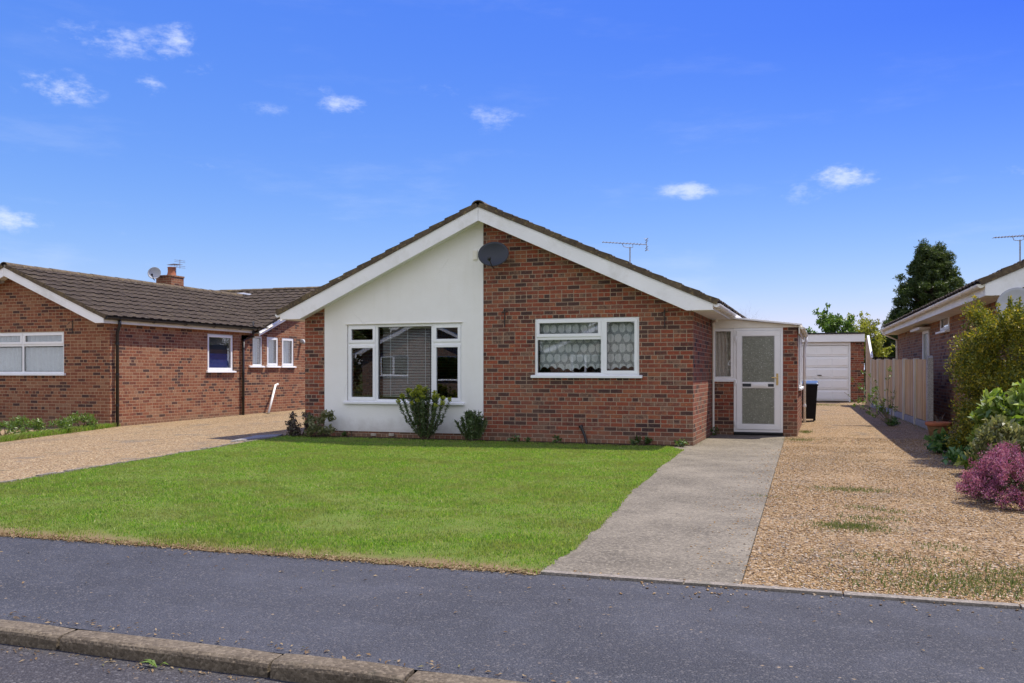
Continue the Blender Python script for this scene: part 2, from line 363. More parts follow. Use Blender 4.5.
def m_leaf(name, stops, trans=.35, gloss=.12, patch=None, pscale=1.0):
    t = NT(name); r = t.n('ShaderNodeNewGeometry').outputs['Random Per Island']; col = t.ramp(r, stops)
    if patch: col = t.mix(t.grey(t.noise(t.coord('Object'), pscale, 5, .65), .42, .66, 0, .75), col, t.mix(t.grey(r, 0, 1), patch, tuple(x * .6 for x in patch)))
    if name == 'grass blades':
        c = t.coord('Object')
        col = t.mix(t.grey(t.noise(c, 5.5, 5, .65), .48, .66, 0, .6), col, t.mix(t.grey(r, 0, 1), (.20, .25, .09), (.42, .40, .17)))
        col = t.mix(t.grey(t.noise(c, 3.3, 6, .7), .56, .70, 0, .6), col, t.mix(t.grey(r, 0, 1), (.05, .14, .02), (.14, .28, .04)))
    d = t.n('ShaderNodeBsdfDiffuse', inp={0: col}); l = t.n('ShaderNodeBsdfTranslucent', inp={0: t.mix(.5, col, t.mix(1.0, col, (1.0, 1.0, .35), 'MULTIPLY'))})
    s = t.n('ShaderNodeMixShader', inp={0: trans, 1: d.outputs[0], 2: l.outputs[0]})
    g = t.n('ShaderNodeBsdfGlossy', inp={0: (.5, .5, .5, 1), 'Roughness': .45})
    s2 = t.n('ShaderNodeMixShader', inp={0: gloss, 1: s.outputs[0], 2: g.outputs[0]}); return t.surface(s2.outputs[0])
M['grass'] = m_leaf('grass blades', [(0, (.09, .24, .02)), (.3, (.215, .43, .035)), (.65, (.33, .53, .055)), (.88, (.44, .55, .11)), (1, (.54, .46, .25))], .5, .03, (.40, .40, .12), 1.6)
M['conifer'] = m_leaf('cypress foliage', [(0, (.03, .055, .012)), (.5, (.065, .105, .02)), (1, (.12, .155, .035))], .35, .06)
M['tuft'] = m_leaf('dull tuft grass', [(0, (.08, .12, .03)), (.5, (.15, .20, .05)), (1, (.28, .27, .12))], .4, .03)
M['golden'] = m_leaf('golden green hedge leaf', [(0, (.06, .095, .014)), (.45, (.17, .20, .022)), (.78, (.33, .30, .025)), (1, (.56, .43, .03))], .42, .06)
M['laurel'] = m_leaf('bright laurel leaf', [(0, (.09, .17, .02)), (.5, (.20, .31, .04)), (1, (.36, .44, .08))], .5, .1)
M['sage'] = m_leaf('dull sage leaf', [(0, (.11, .13, .045)), (.5, (.20, .22, .08)), (1, (.32, .31, .14))], .4, .08)
M['heather'] = m_leaf('heather flower', [(0, (.09, .05, .045)), (.15, (.26, .075, .14)), (.5, (.40, .12, .24)), (.85, (.52, .20, .34)), (1, (.6, .34, .44))], .4, .03)
M['heather_green'] = m_leaf('heather stem leaf', [(0, (.03, .035, .012)), (1, (.09, .09, .03))], .3, .05)
M['yellow_leaf'] = m_leaf('yellow green leaf', [(0, (.24, .27, .02)), (1, (.46, .42, .03))], .4, .08)
M['euph'] = m_leaf('blue green spurge leaf', [(0, (.06, .11, .03)), (.6, (.12, .19, .055)), (1, (.18, .25, .08))], .4, .1)
M['euph_head'] = m_leaf('lime flower head', [(0, (.30, .36, .03)), (1, (.5, .52, .06))], .4, .05)
M['weed'] = m_leaf('weed leaf', [(0, (.05, .10, .02)), (.6, (.10, .18, .03)), (1, (.17, .25, .05))], .4, .1)
M['weed_bright'] = m_leaf('fresh weed leaf', [(0, (.08, .16, .02)), (1, (.20, .30, .04))], .4, .1)
M['ground_leaf'] = m_leaf('deep green border leaf', [(0, (.05, .13, .025)), (.6, (.10, .23, .05)), (1, (.19, .33, .07))], .4, .1)
M['purple_leaf'] = m_leaf('purple brown shrub leaf', [(0, (.06, .04, .04)), (.6, (.12, .08, .06)), (1, (.16, .16, .07))], .3, .1)
M['bush'] = m_leaf('fresh green tree leaf', [(0, (.07, .14, .018)), (.6, (.13, .24, .03)), (1, (.22, .33, .05))], .45, .08)
M['bush_yellow'] = m_leaf('yellow spring leaf', [(0, (.24, .29, .03)), (1, (.5, .48, .07))], .45, .06)
M['bud'] = m_leaf('grey budding twigs', [(0, (.13, .12, .08)), (1, (.27, .24, .17))], .3, .03)
M['hedge_far'] = m_leaf('back hedge leaf', [(0, (.07, .13, .02)), (1, (.20, .26, .03))], .4, .08)

def m_wood(name, a, b, grain=(28, 28, 1.2)):
    t = NT(name); c = t.coord(); isl = t.n('ShaderNodeNewGeometry').outputs['Random Per Island']
    st = t.n('ShaderNodeMapping', inp={0: c, 'Scale': grain}).outputs[0]
    n = t.noise(st, 1, 6, .6); col = t.mix(t.grey(n, .38, .62), tuple(x * .8 for x in a), b); col = t.mix(t.grey(isl, 0, 1, 0, .75), col, (a[0] * .66, a[1] * .58, a[2] * .52))
    col = t.mix(t.grey(t.noise(c, 11, 3), .7, .74, 0, .7), col, (.09, .05, .025))
    col = t.mix(t.grey(t.noise(c, .9, 5), .45, .75, 0, .4), col, (.50, .46, .40) if b[0] > .3 else (.04, .035, .03))
    return t.pbr(col, .85, t.bump(n, .004, .7), .2)
M['fence'] = m_wood('pale fence board', (.60, .41, .205), (.80, .585, .32))
M['fence_grey'] = m_wood('grey fence post', (.56, .53, .47), (.70, .67, .60))
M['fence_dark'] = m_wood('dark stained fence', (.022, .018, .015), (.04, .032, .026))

# ------------------------------------------------------------------ architecture helpers
def wall(parent, name, mat, B, u0, u1, w0, top, breaks=(), holes=(), thick=.25, d0=0.0):
    us = sorted({round(x, 4) for x in [u0, u1, *breaks, *[h[0] for h in holes], *[h[1] for h in holes]] if u0 <= x <= u1})
    ws = sorted({round(x, 4) for x in [w0, *[h[2] for h in holes], *[h[3] for h in holes]] if x >= w0})
    bm = bmesh.new(); cache = {}
    def V(u, w):
        k = (round(u, 4), round(w, 4))
        if k not in cache: cache[k] = bm.verts.new(B(u, w, d0))
        return cache[k]
    for a, b in zip(us, us[1:]):
        for i, w in enumerate(ws):
            last = i == len(ws) - 1; wt = None if last else ws[i + 1]
            cu = (a + b) / 2; cw = w + .001 if last else (w + wt) / 2
            if any(h[0] - 1e-4 <= cu <= h[1] + 1e-4 and h[2] < cw < h[3] for h in holes): continue
            if last: bm.faces.new([V(a, w), V(b, w), V(b, top(b)), V(a, top(a))])
            else: bm.faces.new([V(a, w), V(b, w), V(b, wt), V(a, wt)])
    geo = bmesh.ops.extrude_face_region(bm, geom=bm.faces[:])
    bmesh.ops.translate(bm, vec=B.D * thick, verts=[g for g in geo['geom'] if isinstance(g, bmesh.types.BMVert)])
    bmesh.ops.recalc_face_normals(bm, faces=bm.faces)
    me = bpy.data.meshes.new(name); bm.to_mesh(me); bm.free(); me.materials.append(mat)
    o = bpy.data.objects.new(name, me); COL.objects.link(o); o.parent = parent; return o

def ring(mb, B, u0, u1, w0, w1, t, d0, d1):
    mb.bbox(B, u0, u1, w0, w0 + t, d0, d1); mb.bbox(B, u0, u1, w1 - t, w1, d0, d1)
    mb.bbox(B, u0, u0 + t, w0 + t, w1 - t, d0, d1); mb.bbox(B, u1 - t, u1, w0 + t, w1 - t, d0, d1)

def wavy(B, u0, u1, w0, w1, d, amp, wave, scallop=0.0, nw=10):
    mb = MB(); n = max(8, int((u1 - u0) / .018)); rows = []
    for j in range(nw + 1):
        row = []
        for i in range(n + 1):
            u = u0 + (u1 - u0) * i / n
            lo = w0 + scallop * (abs(math.sin(PI * (u - u0) / .15)) - .5 + .5 * math.sin(u * 9))
            w = lo + (w1 - lo) * j / nw
            row.append(len(mb.v)); mb.v.append(tuple(B(u, w, d + amp * math.sin(2 * PI * u / wave + .7 * math.sin(u * 5) + j * .05))))
        rows.append(row)
    for r0, r1 in zip(rows, rows[1:]):
        for i in range(n): mb.f.append((r0[i], r0[i + 1], r1[i + 1], r1[i]))
    return mb

def window(parent, B, u0, u1, w0, w1, lights, rec=.03, sill=True, sill_d=.06, curtain=None, frame_t=.05, label=None):
    """lights: (u0,u1,w0,w1,opens)"""
    fr = MB(); ring(fr, B, u0, u1, w0, w1, frame_t, rec, rec + .07)
    for (a, b, c, e, op) in lights:      # frame bars around each light
        if a > u0 + .01: fr.bbox(B, a - .028, a + .028, max(c, w0 + frame_t), min(e, w1 - frame_t), rec + .002, rec + .068)
        if c > w0 + .01: fr.bbox(B, max(a, u0 + frame_t) + .03 * (a > u0 + .01), min(b, u1 - frame_t) - .03 * (b < u1 - .01), c - .028, c + .028, rec + .004, rec + .066)
    f = fr.build('window', M['upvc'], parent, .004)
    if label: f['label'] = label
    for (a, b, c, e, op) in lights:
        ia = a + (.022 if a > u0 + .01 else .03); ib = b - (.022 if b < u1 - .01 else .03)
        ic = c + (.022 if c > w0 + .01 else .03); ie = e - (.022 if e < w1 - .01 else .03)
        g = 0.0
        if op:
            s = MB(); ring(s, B, ia, ib, ic, ie, .058, rec - .014, rec + .04); s.build('casement', M['upvc'], f, .005); g = .056
        else: g = .028
        p = MB(); p.bbox(B, ia + g, ib - g, ic + g, ie - g, rec + .022, rec + .028); p.build('pane', M['glass'], f)
        gk = MB(); ring(gk, B, ia + g - .003, ib - g + .003, ic + g - .003, ie - g + .003, .008, rec + .012, rec + .0215); gk.build('gasket', M['black_plastic'], f)
    if sill:
        s = MB(); s.prism([B(u0 - .06, w0 - .045, -sill_d), B(u0 - .06, w0 - .003, -sill_d), B(u0 - .06, w0 + .012, rec - .002), B(u0 - .06, w0 - .045, rec + .02)], B.U * (u1 - u0 + .12))
        s.build('sill', M['upvc'], f, .004)
    if curtain: curtain(f)
    return f

def tile_plane(parent, name, mat, p0, along, up, width, length, nrm, clip=None):
    """stepped courses of profiled tiles; p0 = eave corner, along/up unit vectors in the slope"""
    p0, along, up, nrm = map(Vector, (p0, along, up, nrm)); mb = MB(); g = .33; vf = []
    nc = max(1, round(length / g)); g = length / nc; tw = .295
    nt = max(1, round(width / tw)); tw = width / nt
    prof = [(0, .016), (.1, .021), (.2, .016), (.3, 0.0), (.5, .004), (.7, 0.0), (.8, .012), (.9, .02), (.985, .016)]
    for i in range(nc):
        sh = (i % 2) * .5 * tw * 0
        for k in range(nt):
            jt = random.uniform(-.005, .007); ju = random.uniform(-.004, .004); s0 = i * g + random.uniform(-.008, .006); s1 = (i + 1) * g + .05
            if i == nc - 1: s1 = (i + 1) * g
            if k == 0:
                z0_ = -.050 + random.uniform(-.004, .004); z1_ = .046 + random.uniform(0, .012); uu = (-.012 + random.uniform(-.006, .006), .06); n0 = len(mb.v); sa = s0 - .012; sb = s0 + g * 1.02
                for zz_, sh_ in ((z0_, 0), (z1_, 0)):
                    for u_, s_ in ((uu[0], sa), (uu[1], sa), (uu[1], sb), (uu[0], sb)): mb.v.append(tuple(p0 + along * u_ + up * s_ + nrm * (zz_ - (.026 if s_ == sb and zz_ > 0 else 0))))
                vf.append(len(mb.f)); mb.f += [(n0+3, n0+2, n0+1, n0), (n0+4, n0+5, n0+6, n0+7), (n0, n0+1, n0+5, n0+4), (n0+1, n0+2, n0+6, n0+5), (n0+2, n0+3, n0+7, n0+6), (n0+3, n0, n0+4, n0+7)]
            if clip and not clip(p0 + along * ((k + .5) * tw) + up * (s0 + g * .5)): continue
            base = len(mb.v)
            for (q, h) in prof:
                u = k * tw + q * tw + ju
                mb.v.append(tuple(p0 + along * u + up * s0 + nrm * (.012 + h)))
                mb.v.append(tuple(p0 + along * u + up * s0 + nrm * (.040 + h + jt)))
                mb.v.append(tuple(p0 + along * u + up * s1 + nrm * (.012 + h + jt)))
            for q in range(len(prof) - 1):
                a = base + q * 3; mb.f += [(a, a + 3, a + 4, a + 1), (a + 1, a + 4, a + 5, a + 2)]
            a = base; mb.f.append((a, a + 1, a + 2)); a = base + (len(prof) - 1) * 3; mb.f.append((a, a + 2, a + 1))
    o = mb.build(name, mat, parent, recalc=False); o.data.materials.append(M['ridge'])
    for f0 in vf:
        for q in range(6): o.data.polygons[f0 + q].material_index = 1
    return o

def ridge_tiles(parent, a, b, mat):
    a, b = Vector(a), Vector(b); d = b - a; L = d.length; n = max(1, round(L / .44)); t = d.normalized(); s = t.cross(Vector((0, 0, 1))).normalized()
    mb = MB()
    for i in range(n):
        o = a + t * (L * i / n); e = a + t * (L * (i + 1) / n + .02); lift = random.uniform(0, .012)
        base = len(mb.v); k = 9
        for q, rr in ((o, .135), (e, .125)):
            for rad in (rr, rr - .025):
                for j in range(k):
                    an = PI * (.05 + .9 * j / (k - 1)); mb.v.append(tuple(q + s * (math.cos(an) * rad) + Vector((0, 0, math.sin(an) * rad * .8 - .055 + lift))))
        for j in range(k - 1):
            A = base + j; mb.f += [(A, A + 1, A + 2 * k + 1, A + 2 * k), (A, A + k, A + k + 1, A + 1), (A + 2 * k, A + 2 * k + 1, A + 3 * k + 1, A + 3 * k)]
    return mb.build('ridge_tiles', mat, parent, recalc=False)

def gutter(parent, a, b, mat, r=.06, name='gutter', brackets=True, side=(1, 0, 0)):
    a, b = Vector(a), Vector(b); t = (b - a).normalized(); s = Vector(side); mb = MB(); k = 9
    for q in (a, b):
        for rad in (r, r - .006):
            for j in range(k):
                an = PI + PI * j / (k - 1); mb.v.append(tuple(q + s * (math.cos(an) * rad) + Vector((0, 0, math.sin(an) * rad))))
    for j in range(k - 1):
        mb.f += [(j, j + 1, 2 * k + j + 1, 2 * k + j), (k + j, 3 * k + j, 3 * k + j + 1, k + j + 1)]
        mb.f += [(j, k + j, k + j + 1, j + 1), (2 * k + j, 2 * k + j + 1, 3 * k + j + 1, 3 * k + j)]
    mb.f += [(0, 2 * k, 3 * k, k), (k - 1, 2 * k - 1, 4 * k - 1, 3 * k - 1)]
    for q in (a + t * .004, b - t * .004): mb.poly([q + s * (math.cos(PI + PI * j / 8) * (r - .004)) + Vector((0, 0, math.sin(PI + PI * j / 8) * (r - .004))) for j in range(9)])
    o = mb.build(name, mat, parent, recalc=False)
    if brackets:
        L = (b - a).length; n = max(2, round(L / 1.1))
        for i in range(n):
            m2 = MB(); q = a + t * (L * (i + .35) / n)
            pts = [q + s * (math.cos(PI + PI * j / 8) * (r + .006)) + Vector((0, 0, math.sin(PI + PI * j / 8) * (r + .006))) for j in range(9)]
            out = [c + (c - q).normalized() * .008 for c in pts]
            k0 = len(m2.v)
            for z_ in (Vector((0, 0, 0)), t * .035): m2.v += [tuple(c + z_) for c in pts] + [tuple(c + z_) for c in out]
            for j in range(8):
                m2.f += [(j, j + 1, 10 + j, 9 + j), (18 + j, 27 + j, 28 + j, 19 + j), (9 + j, 10 + j, 28 + j, 27 + j), (j, 18 + j, 19 + j, j + 1)]
            m2.f += [(0, 9, 27, 18), (8, 26, 35, 17)]
            m2.build('gutter_bracket', mat, o, recalc=False)
    return o

def gable_shell(root, xa, xb, L, zr, slope, zso, ohf, ohs, brick, holes_front=(), holes_right=(), holes_left=(), kick=.0, tile=True,
                gut='barge', barge_d=.255, left_eave=True, right_eave=True, back_gable=True, back_overhang=.15, clip=None, far_y=None, soff='barge', gut_dz=0.0):
    """bungalow with its ridge along +Y; zr = top of the bargeboard at the ridge"""
    xr = (xa + xb) / 2; W = (xb - xa) / 2; top = lambda x: zr - .03 - slope * abs(x - xr)
    Bf = Basis((0, 0, 0), (1, 0, 0), (0, 1, 0)); Bb = Basis((0, L, 0), (1, 0, 0), (0, -1, 0))
    wall(root, 'wall', brick, Bf, xa, xb, -.15, top, (xr,), holes_front)
    wall(root, 'wall', brick, Bb, xa, xb, -.15, top, (xr,))
    ze = top(xb)
    wall(root, 'wall', brick, Basis((xb, .251, 0), (0, 1, 0), (-1, 0, 0)), 0, L - .502, -.15, lambda u: ze - .11, (), holes_right)
    wall(root, 'wall', brick, Basis((xa, .251, 0), (0, 1, 0), (1, 0, 0)), 0, L - .502, -.15, lambda u: ze - .11, (), holes_left)
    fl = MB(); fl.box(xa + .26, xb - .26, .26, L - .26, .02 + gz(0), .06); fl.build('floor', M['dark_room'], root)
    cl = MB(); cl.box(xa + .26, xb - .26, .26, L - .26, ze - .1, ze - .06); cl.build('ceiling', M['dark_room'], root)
    ang = math.atan(slope); xe = W + ohs; Ls = xe / math.cos(ang); y0 = -ohf; y1 = L + back_overhang if far_y is None else far_y
    rf = None
    for sgn in (-1, 1):
        e = Vector((xr + sgn * xe, y0, zr - slope * xe + kick)); upv = Vector((xr - e.x, 0, zr - e.z)); Lu = upv.length; upv.normalize()
        nrm = Vector((upv.z * sgn, 0, abs(upv.x)));
        # deck under the tiles
        dk = MB(); p = [e, e + upv * Lu]
        Y_ = Vector((0, 1, 0)); o_ = Y_ * .012; le = y1 - y0 if clip is None else clip[2] + ohf; lr = y1 - y0 if clip is None else clip[1] + ohf
        q_ = [p[0] + o_, p[0] + Y_ * le, p[1] + Y_ * lr, p[1] + o_]
        dk.hexa(q_ + [v + nrm * .055 for v in q_])
        r = dk.build('roof', M['ridge'], root)
        tile_plane(r, 'roof_tiles', M['tile'], e + nrm * .05 - upv * .045 - Vector((0, .035, 0)), (0, 1, 0), upv, y1 - y0 + .03, Lu + .03, nrm, clip[0] if clip else None)
        rf = rf or r
    ridge_tiles(rf, (xr, y0 - .03, zr + .062), (xr, y1, zr + .062), M['ridge'])
    for sgn in (-1, 1):
        if (sgn < 0 and not left_eave) or (sgn > 0 and not right_eave): continue
        X = lambda d: xr + sgn * d; zt = zr - slope * xe + kick - .002
        zk = (zr - barge_d - zso) / slope
        b = MB(); mid = W * .9
        b.prism([(X(.0025), -ohf - .022, zr - .002), (X(mid), -ohf - .022, zr - slope * mid + kick * mid / xe - .002), (X(xe), -ohf - .022, zt), (X(xe), -ohf - .022, zso), (X(zk), -ohf - .022, zso), (X(.0025), -ohf - .022, zr - barge_d)], (0, .02, 0))
        b.build('bargeboard', M['barge'], root, .004)
        f = MB(); f.box(min(X(xe - .022), X(xe)), max(X(xe - .022), X(xe)), -ohf, y1 - .02 if clip is None else clip[2], zso, zt - .03); f.build('fascia', M[soff], root)
        s = MB(); s.box(min(X(W + .002), X(xe - .024)), max(X(W + .002), X(xe - .024)), -ohf, y1 - .03 if clip is None else clip[2], zso + .006, zso + .018)
        s.prism([(X(W + .002), -ohf, zso + .02), (X(W + .002), 0, zso + .02), (X(0), 0, zso + .02 + slope * W), (X(0), -ohf, zso + .02 + slope * W)], (0, 0, .012))
        s.build('soffit', M[soff], root)
        gutter(root, (X(xe + .058), -ohf - .02, zt - .005 + gut_dz), (X(xe + .058), y1 - .02 if clip is None else clip[2] + .05, zt - .012 + gut_dz), M[gut], side=(1, 0, 0))
    return xr, W, ze, xe

def downpipe(parent, pts, mat, r=.034, clips=3, name='downpipe'):
    m = MB(); m.tube(pts, r, 10); o = m.build(name, mat, parent, smooth=True)
    a, b = Vector(pts[-2]), Vector(pts[-1])
    for i in range(clips):
        c = MB(); q = a.lerp(b, (i + .3) / clips); c.tube([q, q - Vector((0, 0, .05))], r + .009, 10); c.build('pipe_clip', mat, o)
    return o

def tv_aerial(name, label, base, h, dirv, span, mat=None):
    root = empty(name, base, 0, label, 'aerial'); mat = mat or M['alu']; d = Vector(dirv).normalized(); s = d.cross(Vector((0, 0, 1))).normalized(); Z = Vector((0, 0, 1))
    m = MB(); m.tube([(0, 0, -.25), (0, 0, h)], .014, 8); m.build('mast', mat, root)
    b = MB(); c = Z * (h + .07); b.tube([c - d * span * .62, c + d * span * .38], .009, 6)
    b.tube([Z * (h - .02), Z * (h - .02) - d * span * .14 + Z * .02, c - d * span * .18 - Z * .0], .007, 6); b.tube([Z * (h - .02), Z * (h - .02) + d * .06 + Z * .02, c + d * .06], .007, 6)
    b.build('boom', mat, root)
    for i in range(12):
        e = MB(); q = c - d * span * (.6 - i * .075); l = .10 + .006 * i; e.tube([q - s * l, q + s * l], .0045, 5); e.build('director', mat, root)
    r = MB(); q = c + d * span * .37
    for zz in (-.11, -.06, .06, .11): r.tube([q + Z * zz - s * .2, q + Z * zz + s * .2], .006, 5)
    r.tube([q - Z * .12, q + Z * .12], .008, 6); r.tube([q - Z * .12 - d * .03, q - Z * .12 + d * .05], .006, 5); r.tube([q + Z * .12 - d * .05, q + Z * .12 + d * .03], .006, 5)
    r.build('reflector', mat, root); return root

def sat_dish(name, label, pos, facing, w, h, mat, wall_dir, group=None):
    root = empty(name, pos, 0, label, 'satellite dish'); f = Vector(facing).normalized(); s = f.cross(Vector((0, 0, 1))).normalized(); u = s.cross(f).normalized()
    rings = 7; seg = 32
    m = MB()
    for back in (0, 1):
        n0 = len(m.v)
        for i in range(rings + 1):
            q = i / rings
            for k in range(seg):
                a = 2 * PI * k / seg; m.v.append(tuple(s * (w / 2 * q * math.cos(a)) + u * (h / 2 * q * math.sin(a)) + f * (.06 * q * q - back * .008)))
        for i in range(rings):
            for k in range(seg):
                a = n0 + i * seg + k; b = n0 + i * seg + (k + 1) % seg; m.f.append((a, b, b + seg, a + seg))
    n1 = (rings + 1) * seg
    for k in range(seg): m.f.append((rings * seg + k, rings * seg + (k + 1) % seg, n1 + rings * seg + (k + 1) % seg, n1 + rings * seg + k))
    m.build('reflector', mat, root, smooth=True)
    a = MB(); e = -u * (h * .42) + f * .36; a.tube([-u * (h * .5) - f * .05, -u * (h * .56) + f * .1, e], .012, 8); a.build('arm', M['black_plastic'], root)
    l = MB(); l.tube([e - f * .02 - u * .01, e + u * .03 - f * .06], [.03, .024], 10); l.tube([e, e + f * .03 - u * .01], .018, 8); l.build('receiver', M['black_plastic'], root)
    b = MB(); wd = Vector(wall_dir); b.tube([-f * .03, wd * .12 - Vector((0, 0, .03)), wd * .2], .018, 8); p = wd * .2
    b.box(p.x - .04, p.x + .04, p.y - .006, p.y + .006, p.z - .09, p.z + .09); b.build('bracket', M['alu'], root)
    return root

# ------------------------------------------------------------------ foliage
def leaf_cloud(name, mat, parent, centers, radii, n, size, aspect=.45, shell=2.2, seed=0, up=.25, jitter=.35, stretch=None):
    """n leaf blades (folded diamonds) spread through ellipsoids"""
    r = np.random.default_rng(seed); C = np.array(centers, float); R = np.array(radii, float)
    if R.ndim == 1: R = np.repeat(R[:, None], 3, 1)
    vol = R.prod(1) ** (2 / 3); idx = r.choice(len(C), n, p=vol / vol.sum())
    d = r.normal(size=(n, 3)); d /= np.linalg.norm(d, axis=1)[:, None]
    rad = r.random(n) ** (1 / shell); P = C[idx] + d * R[idx] * rad[:, None] * (1 + r.normal(size=n)[:, None] * .09)
    ax = d * (1 - jitter) + r.normal(size=(n, 3)) * jitter * 1.3 + np.array([0, 0, up])
    ax /= np.linalg.norm(ax, axis=1)[:, None]
    sd = np.cross(ax, r.normal(size=(n, 3))); sd /= np.linalg.norm(sd, axis=1)[:, None] + 1e-9
    nn = np.cross(ax, sd)
    L = size * r.uniform(.6, 1.35, n)[:, None]; Wd = L * aspect * .5
    b = P - ax * L * .5; t = P + ax * L * .5 - nn * L * .12; ml = P - sd * Wd + nn * Wd * .3; mr = P + sd * Wd + nn * Wd * .3
    V = np.stack([b, ml, t, mr], 1).reshape(-1, 3)
    keep = V.reshape(n, 4, 3)[:, :, 2].min(1) > .0
    V = V.reshape(n, 4, 3)[keep].reshape(-1, 3); k = len(V) // 4
    return np_mesh(name, V, np.arange(4 * k).reshape(k, 4), mat, parent)

def stems(parent, name, mat, base, tips, r0=.012, r1=.003, bend=.15, seg=5):
    m = MB(); base = Vector(base)
    for t in tips:
        t = Vector(t); s = base + Vector((random.uniform(-.04, .04), random.uniform(-.04, .04), 0)); mid = s.lerp(t, .5) + Vector((random.uniform(-1, 1), random.uniform(-1, 1), .4)) * bend * (t - s).length * .4
        m.tube([s, s.lerp(mid, .6), mid, t], [r0, r0 * .8, (r0 + r1) / 2, r1], seg)
    return m.build(name, mat, parent)

def twig_tree(parent, name, mat, base, h, spread, r0, levels=4, seed=1, kids=(3, 5), tips=None, start=.3):
    rd = random.Random(seed); m = MB()
    def grow(p, d, l, r, lev):
        q = p; pts = [p]; rs = [r]
        for i in range(3):
            d2 = (d + Vector((rd.gauss(0, .14), rd.gauss(0, .14), rd.gauss(.04, .08)))).normalized(); q = q + d2 * l / 3; pts.append(q); rs.append(r * (1 - .22 * (i + 1))); d = d2
        m.tube(pts, rs, 6 if lev > 2 else 4, cap=False)
        if tips is not None and lev <= 2: tips.extend(pts[1:])
        if lev > 0:
            for k in range(rd.randint(*kids)):
                f = rd.uniform(start, 1.0); i = min(2, int(f * 3)); o = pts[i].lerp(pts[i + 1], f * 3 - i)
                a = rd.uniform(0, 2 * PI); nd = (d * .75 + Vector((math.cos(a), math.sin(a), rd.uniform(.05, .6))) * spread).normalized()
                grow(o, nd, l * rd.uniform(.5, .78), rs[i] * .55, lev - 1)
    grow(Vector(base), Vector((0, 0, 1)), h, r0, levels)
    return m.build(name, mat, parent, recalc=False)

# ================================================================== THE SETTING
def sheet(name, mat, pts, dz, kind='structure', thick=0.0, sub=None):
    """flat polygon laid on the gently rising ground; pts in (x, y)"""
    bm = bmesh.new(); vs = [bm.verts.new((x, y, 0)) for x, y in pts]; bm.faces.new(vs)
    ys = [p[1] for p in pts]
    for yc in np.arange(math.floor(min(ys)) + .5, max(ys), 1.0 if max(ys) > 1 else 50):
        bmesh.ops.bisect_plane(bm, geom=bm.verts[:] + bm.edges[:] + bm.faces[:], plane_co=(0, yc, 0), plane_no=(0, 1, 0))
    for v in bm.verts: v.co.z = gz(v.co.y) + dz
    if thick:
        g = bmesh.ops.extrude_face_region(bm, geom=bm.faces[:]); bmesh.ops.translate(bm, vec=(0, 0, -thick), verts=[q for q in g['geom'] if isinstance(q, bmesh.types.BMVert)])
    bmesh.ops.recalc_face_normals(bm, faces=bm.faces)
    if not thick:
        for f in bm.faces:
            if f.normal.z < 0: f.normal_flip()
    me = bpy.data.meshes.new(name); bm.to_mesh(me); bm.free(); me.materials.append(mat)
    o = bpy.data.objects.new(name, me); COL.objects.link(o); o['kind'] = kind; return o

gm = MB(); ys = [-900, -60, -24, -20.65, -20.6, -12.2, -12.16, 1, 21, 60, 1500]; zs = [-.05, -.05, -.05, -.05, -.2, -.2, -.03, -.03, .21, .22, .22]
for i in range(len(ys) - 1): gm.poly([(-1500, ys[i], zs[i]), (1500, ys[i], zs[i]), (1500, ys[i + 1], zs[i + 1]), (-1500, ys[i + 1], zs[i + 1])])
gm.build('ground', M['ground'], None, recalc=False)['kind'] = 'structure'

def ragged(a, b, n, amp, seed):
    r = random.Random(seed); a = Vector(a); b = Vector(b); d = (b - a); nn = Vector((-d.y, d.x)).normalized(); out = []; w = 0
    for i in range(n + 1):
        w = w * .6 + r.uniform(-1, 1) * amp * .6; out.append(tuple(a + d * i / n + nn * (w if 0 < i < n else 0)))
    return out
XL, XRr = -60.0, 60.0
def pav_y(x): return -10.27 + .022 * (x + 1.0) if -8 < x < 8 else -10.27 + .022 * (9 if x > 0 else -7)
sheet('road', M['road'], [(XL, -20.5), (XRr, -20.5), (XRr, -12.25), (XL, -12.25)], -.072)
pv = ragged((8, pav_y(7.9) + .035), (-8, pav_y(-7.9) + .05), 160, .006, 4)
sheet('pavement', M['pavement'], [(XL, -12.155), (XRr, -12.155), (XRr, pav_y(60))] + pv + [(XL, pav_y(-60))], 0.0)
sheet('far_pavement', M['pavement'], [(XL, -22.6), (XRr, -22.6), (XRr, -20.6), (XL, -20.6)], .0)
kb = MB(); joints = [-1.36 - 1.05 * k for k in range(1, 40)][::-1] + [-1.36, -.16, .50] + [.50 + .92 * k for k in range(1, 40)]
for a, b in zip(joints, joints[1:]):
    dz = random.uniform(-.004, .004); j = .009; y0 = -12.285 + random.uniform(-.004, .004)
    a += j; b -= j
    prof = [(y0, -.2), (y0 + .004, -.02 + dz), (y0 + .012, -.007 + dz), (y0 + .03, .002 + dz), (-12.158, .006 + dz), (-12.158, -.2)]
    n = 6; rows = []
    kb2 = [(a + (b - a) * i / n) for i in range(n + 1)]
    for x in kb2:
        chip = .006 * (x in (kb2[0], kb2[-1])); rows.append([(x, y + chip * (y < -12.2) + random.uniform(-.0015, .0015), z - chip + random.uniform(-.0015, .0015)) for y, z in prof])
    base = len(kb.v)
    for r in rows: kb.v += r
    for i in range(n):
        for k in range(len(prof) - 1): A = base + i * len(prof) + k; kb.f.append((A, A + 1, A + 1 + len(prof), A + len(prof)))
    kb.f.append(tuple(range(base + len(prof) - 1, base - 1, -1))); A = base + n * len(prof); kb.f.append(tuple(range(A, A + len(prof))))
kb.box(-40, 40, -12.24, -12.17, -.19, -.035)
ko = kb.build('kerb', M['kerb']); ko['kind'] = 'structure'

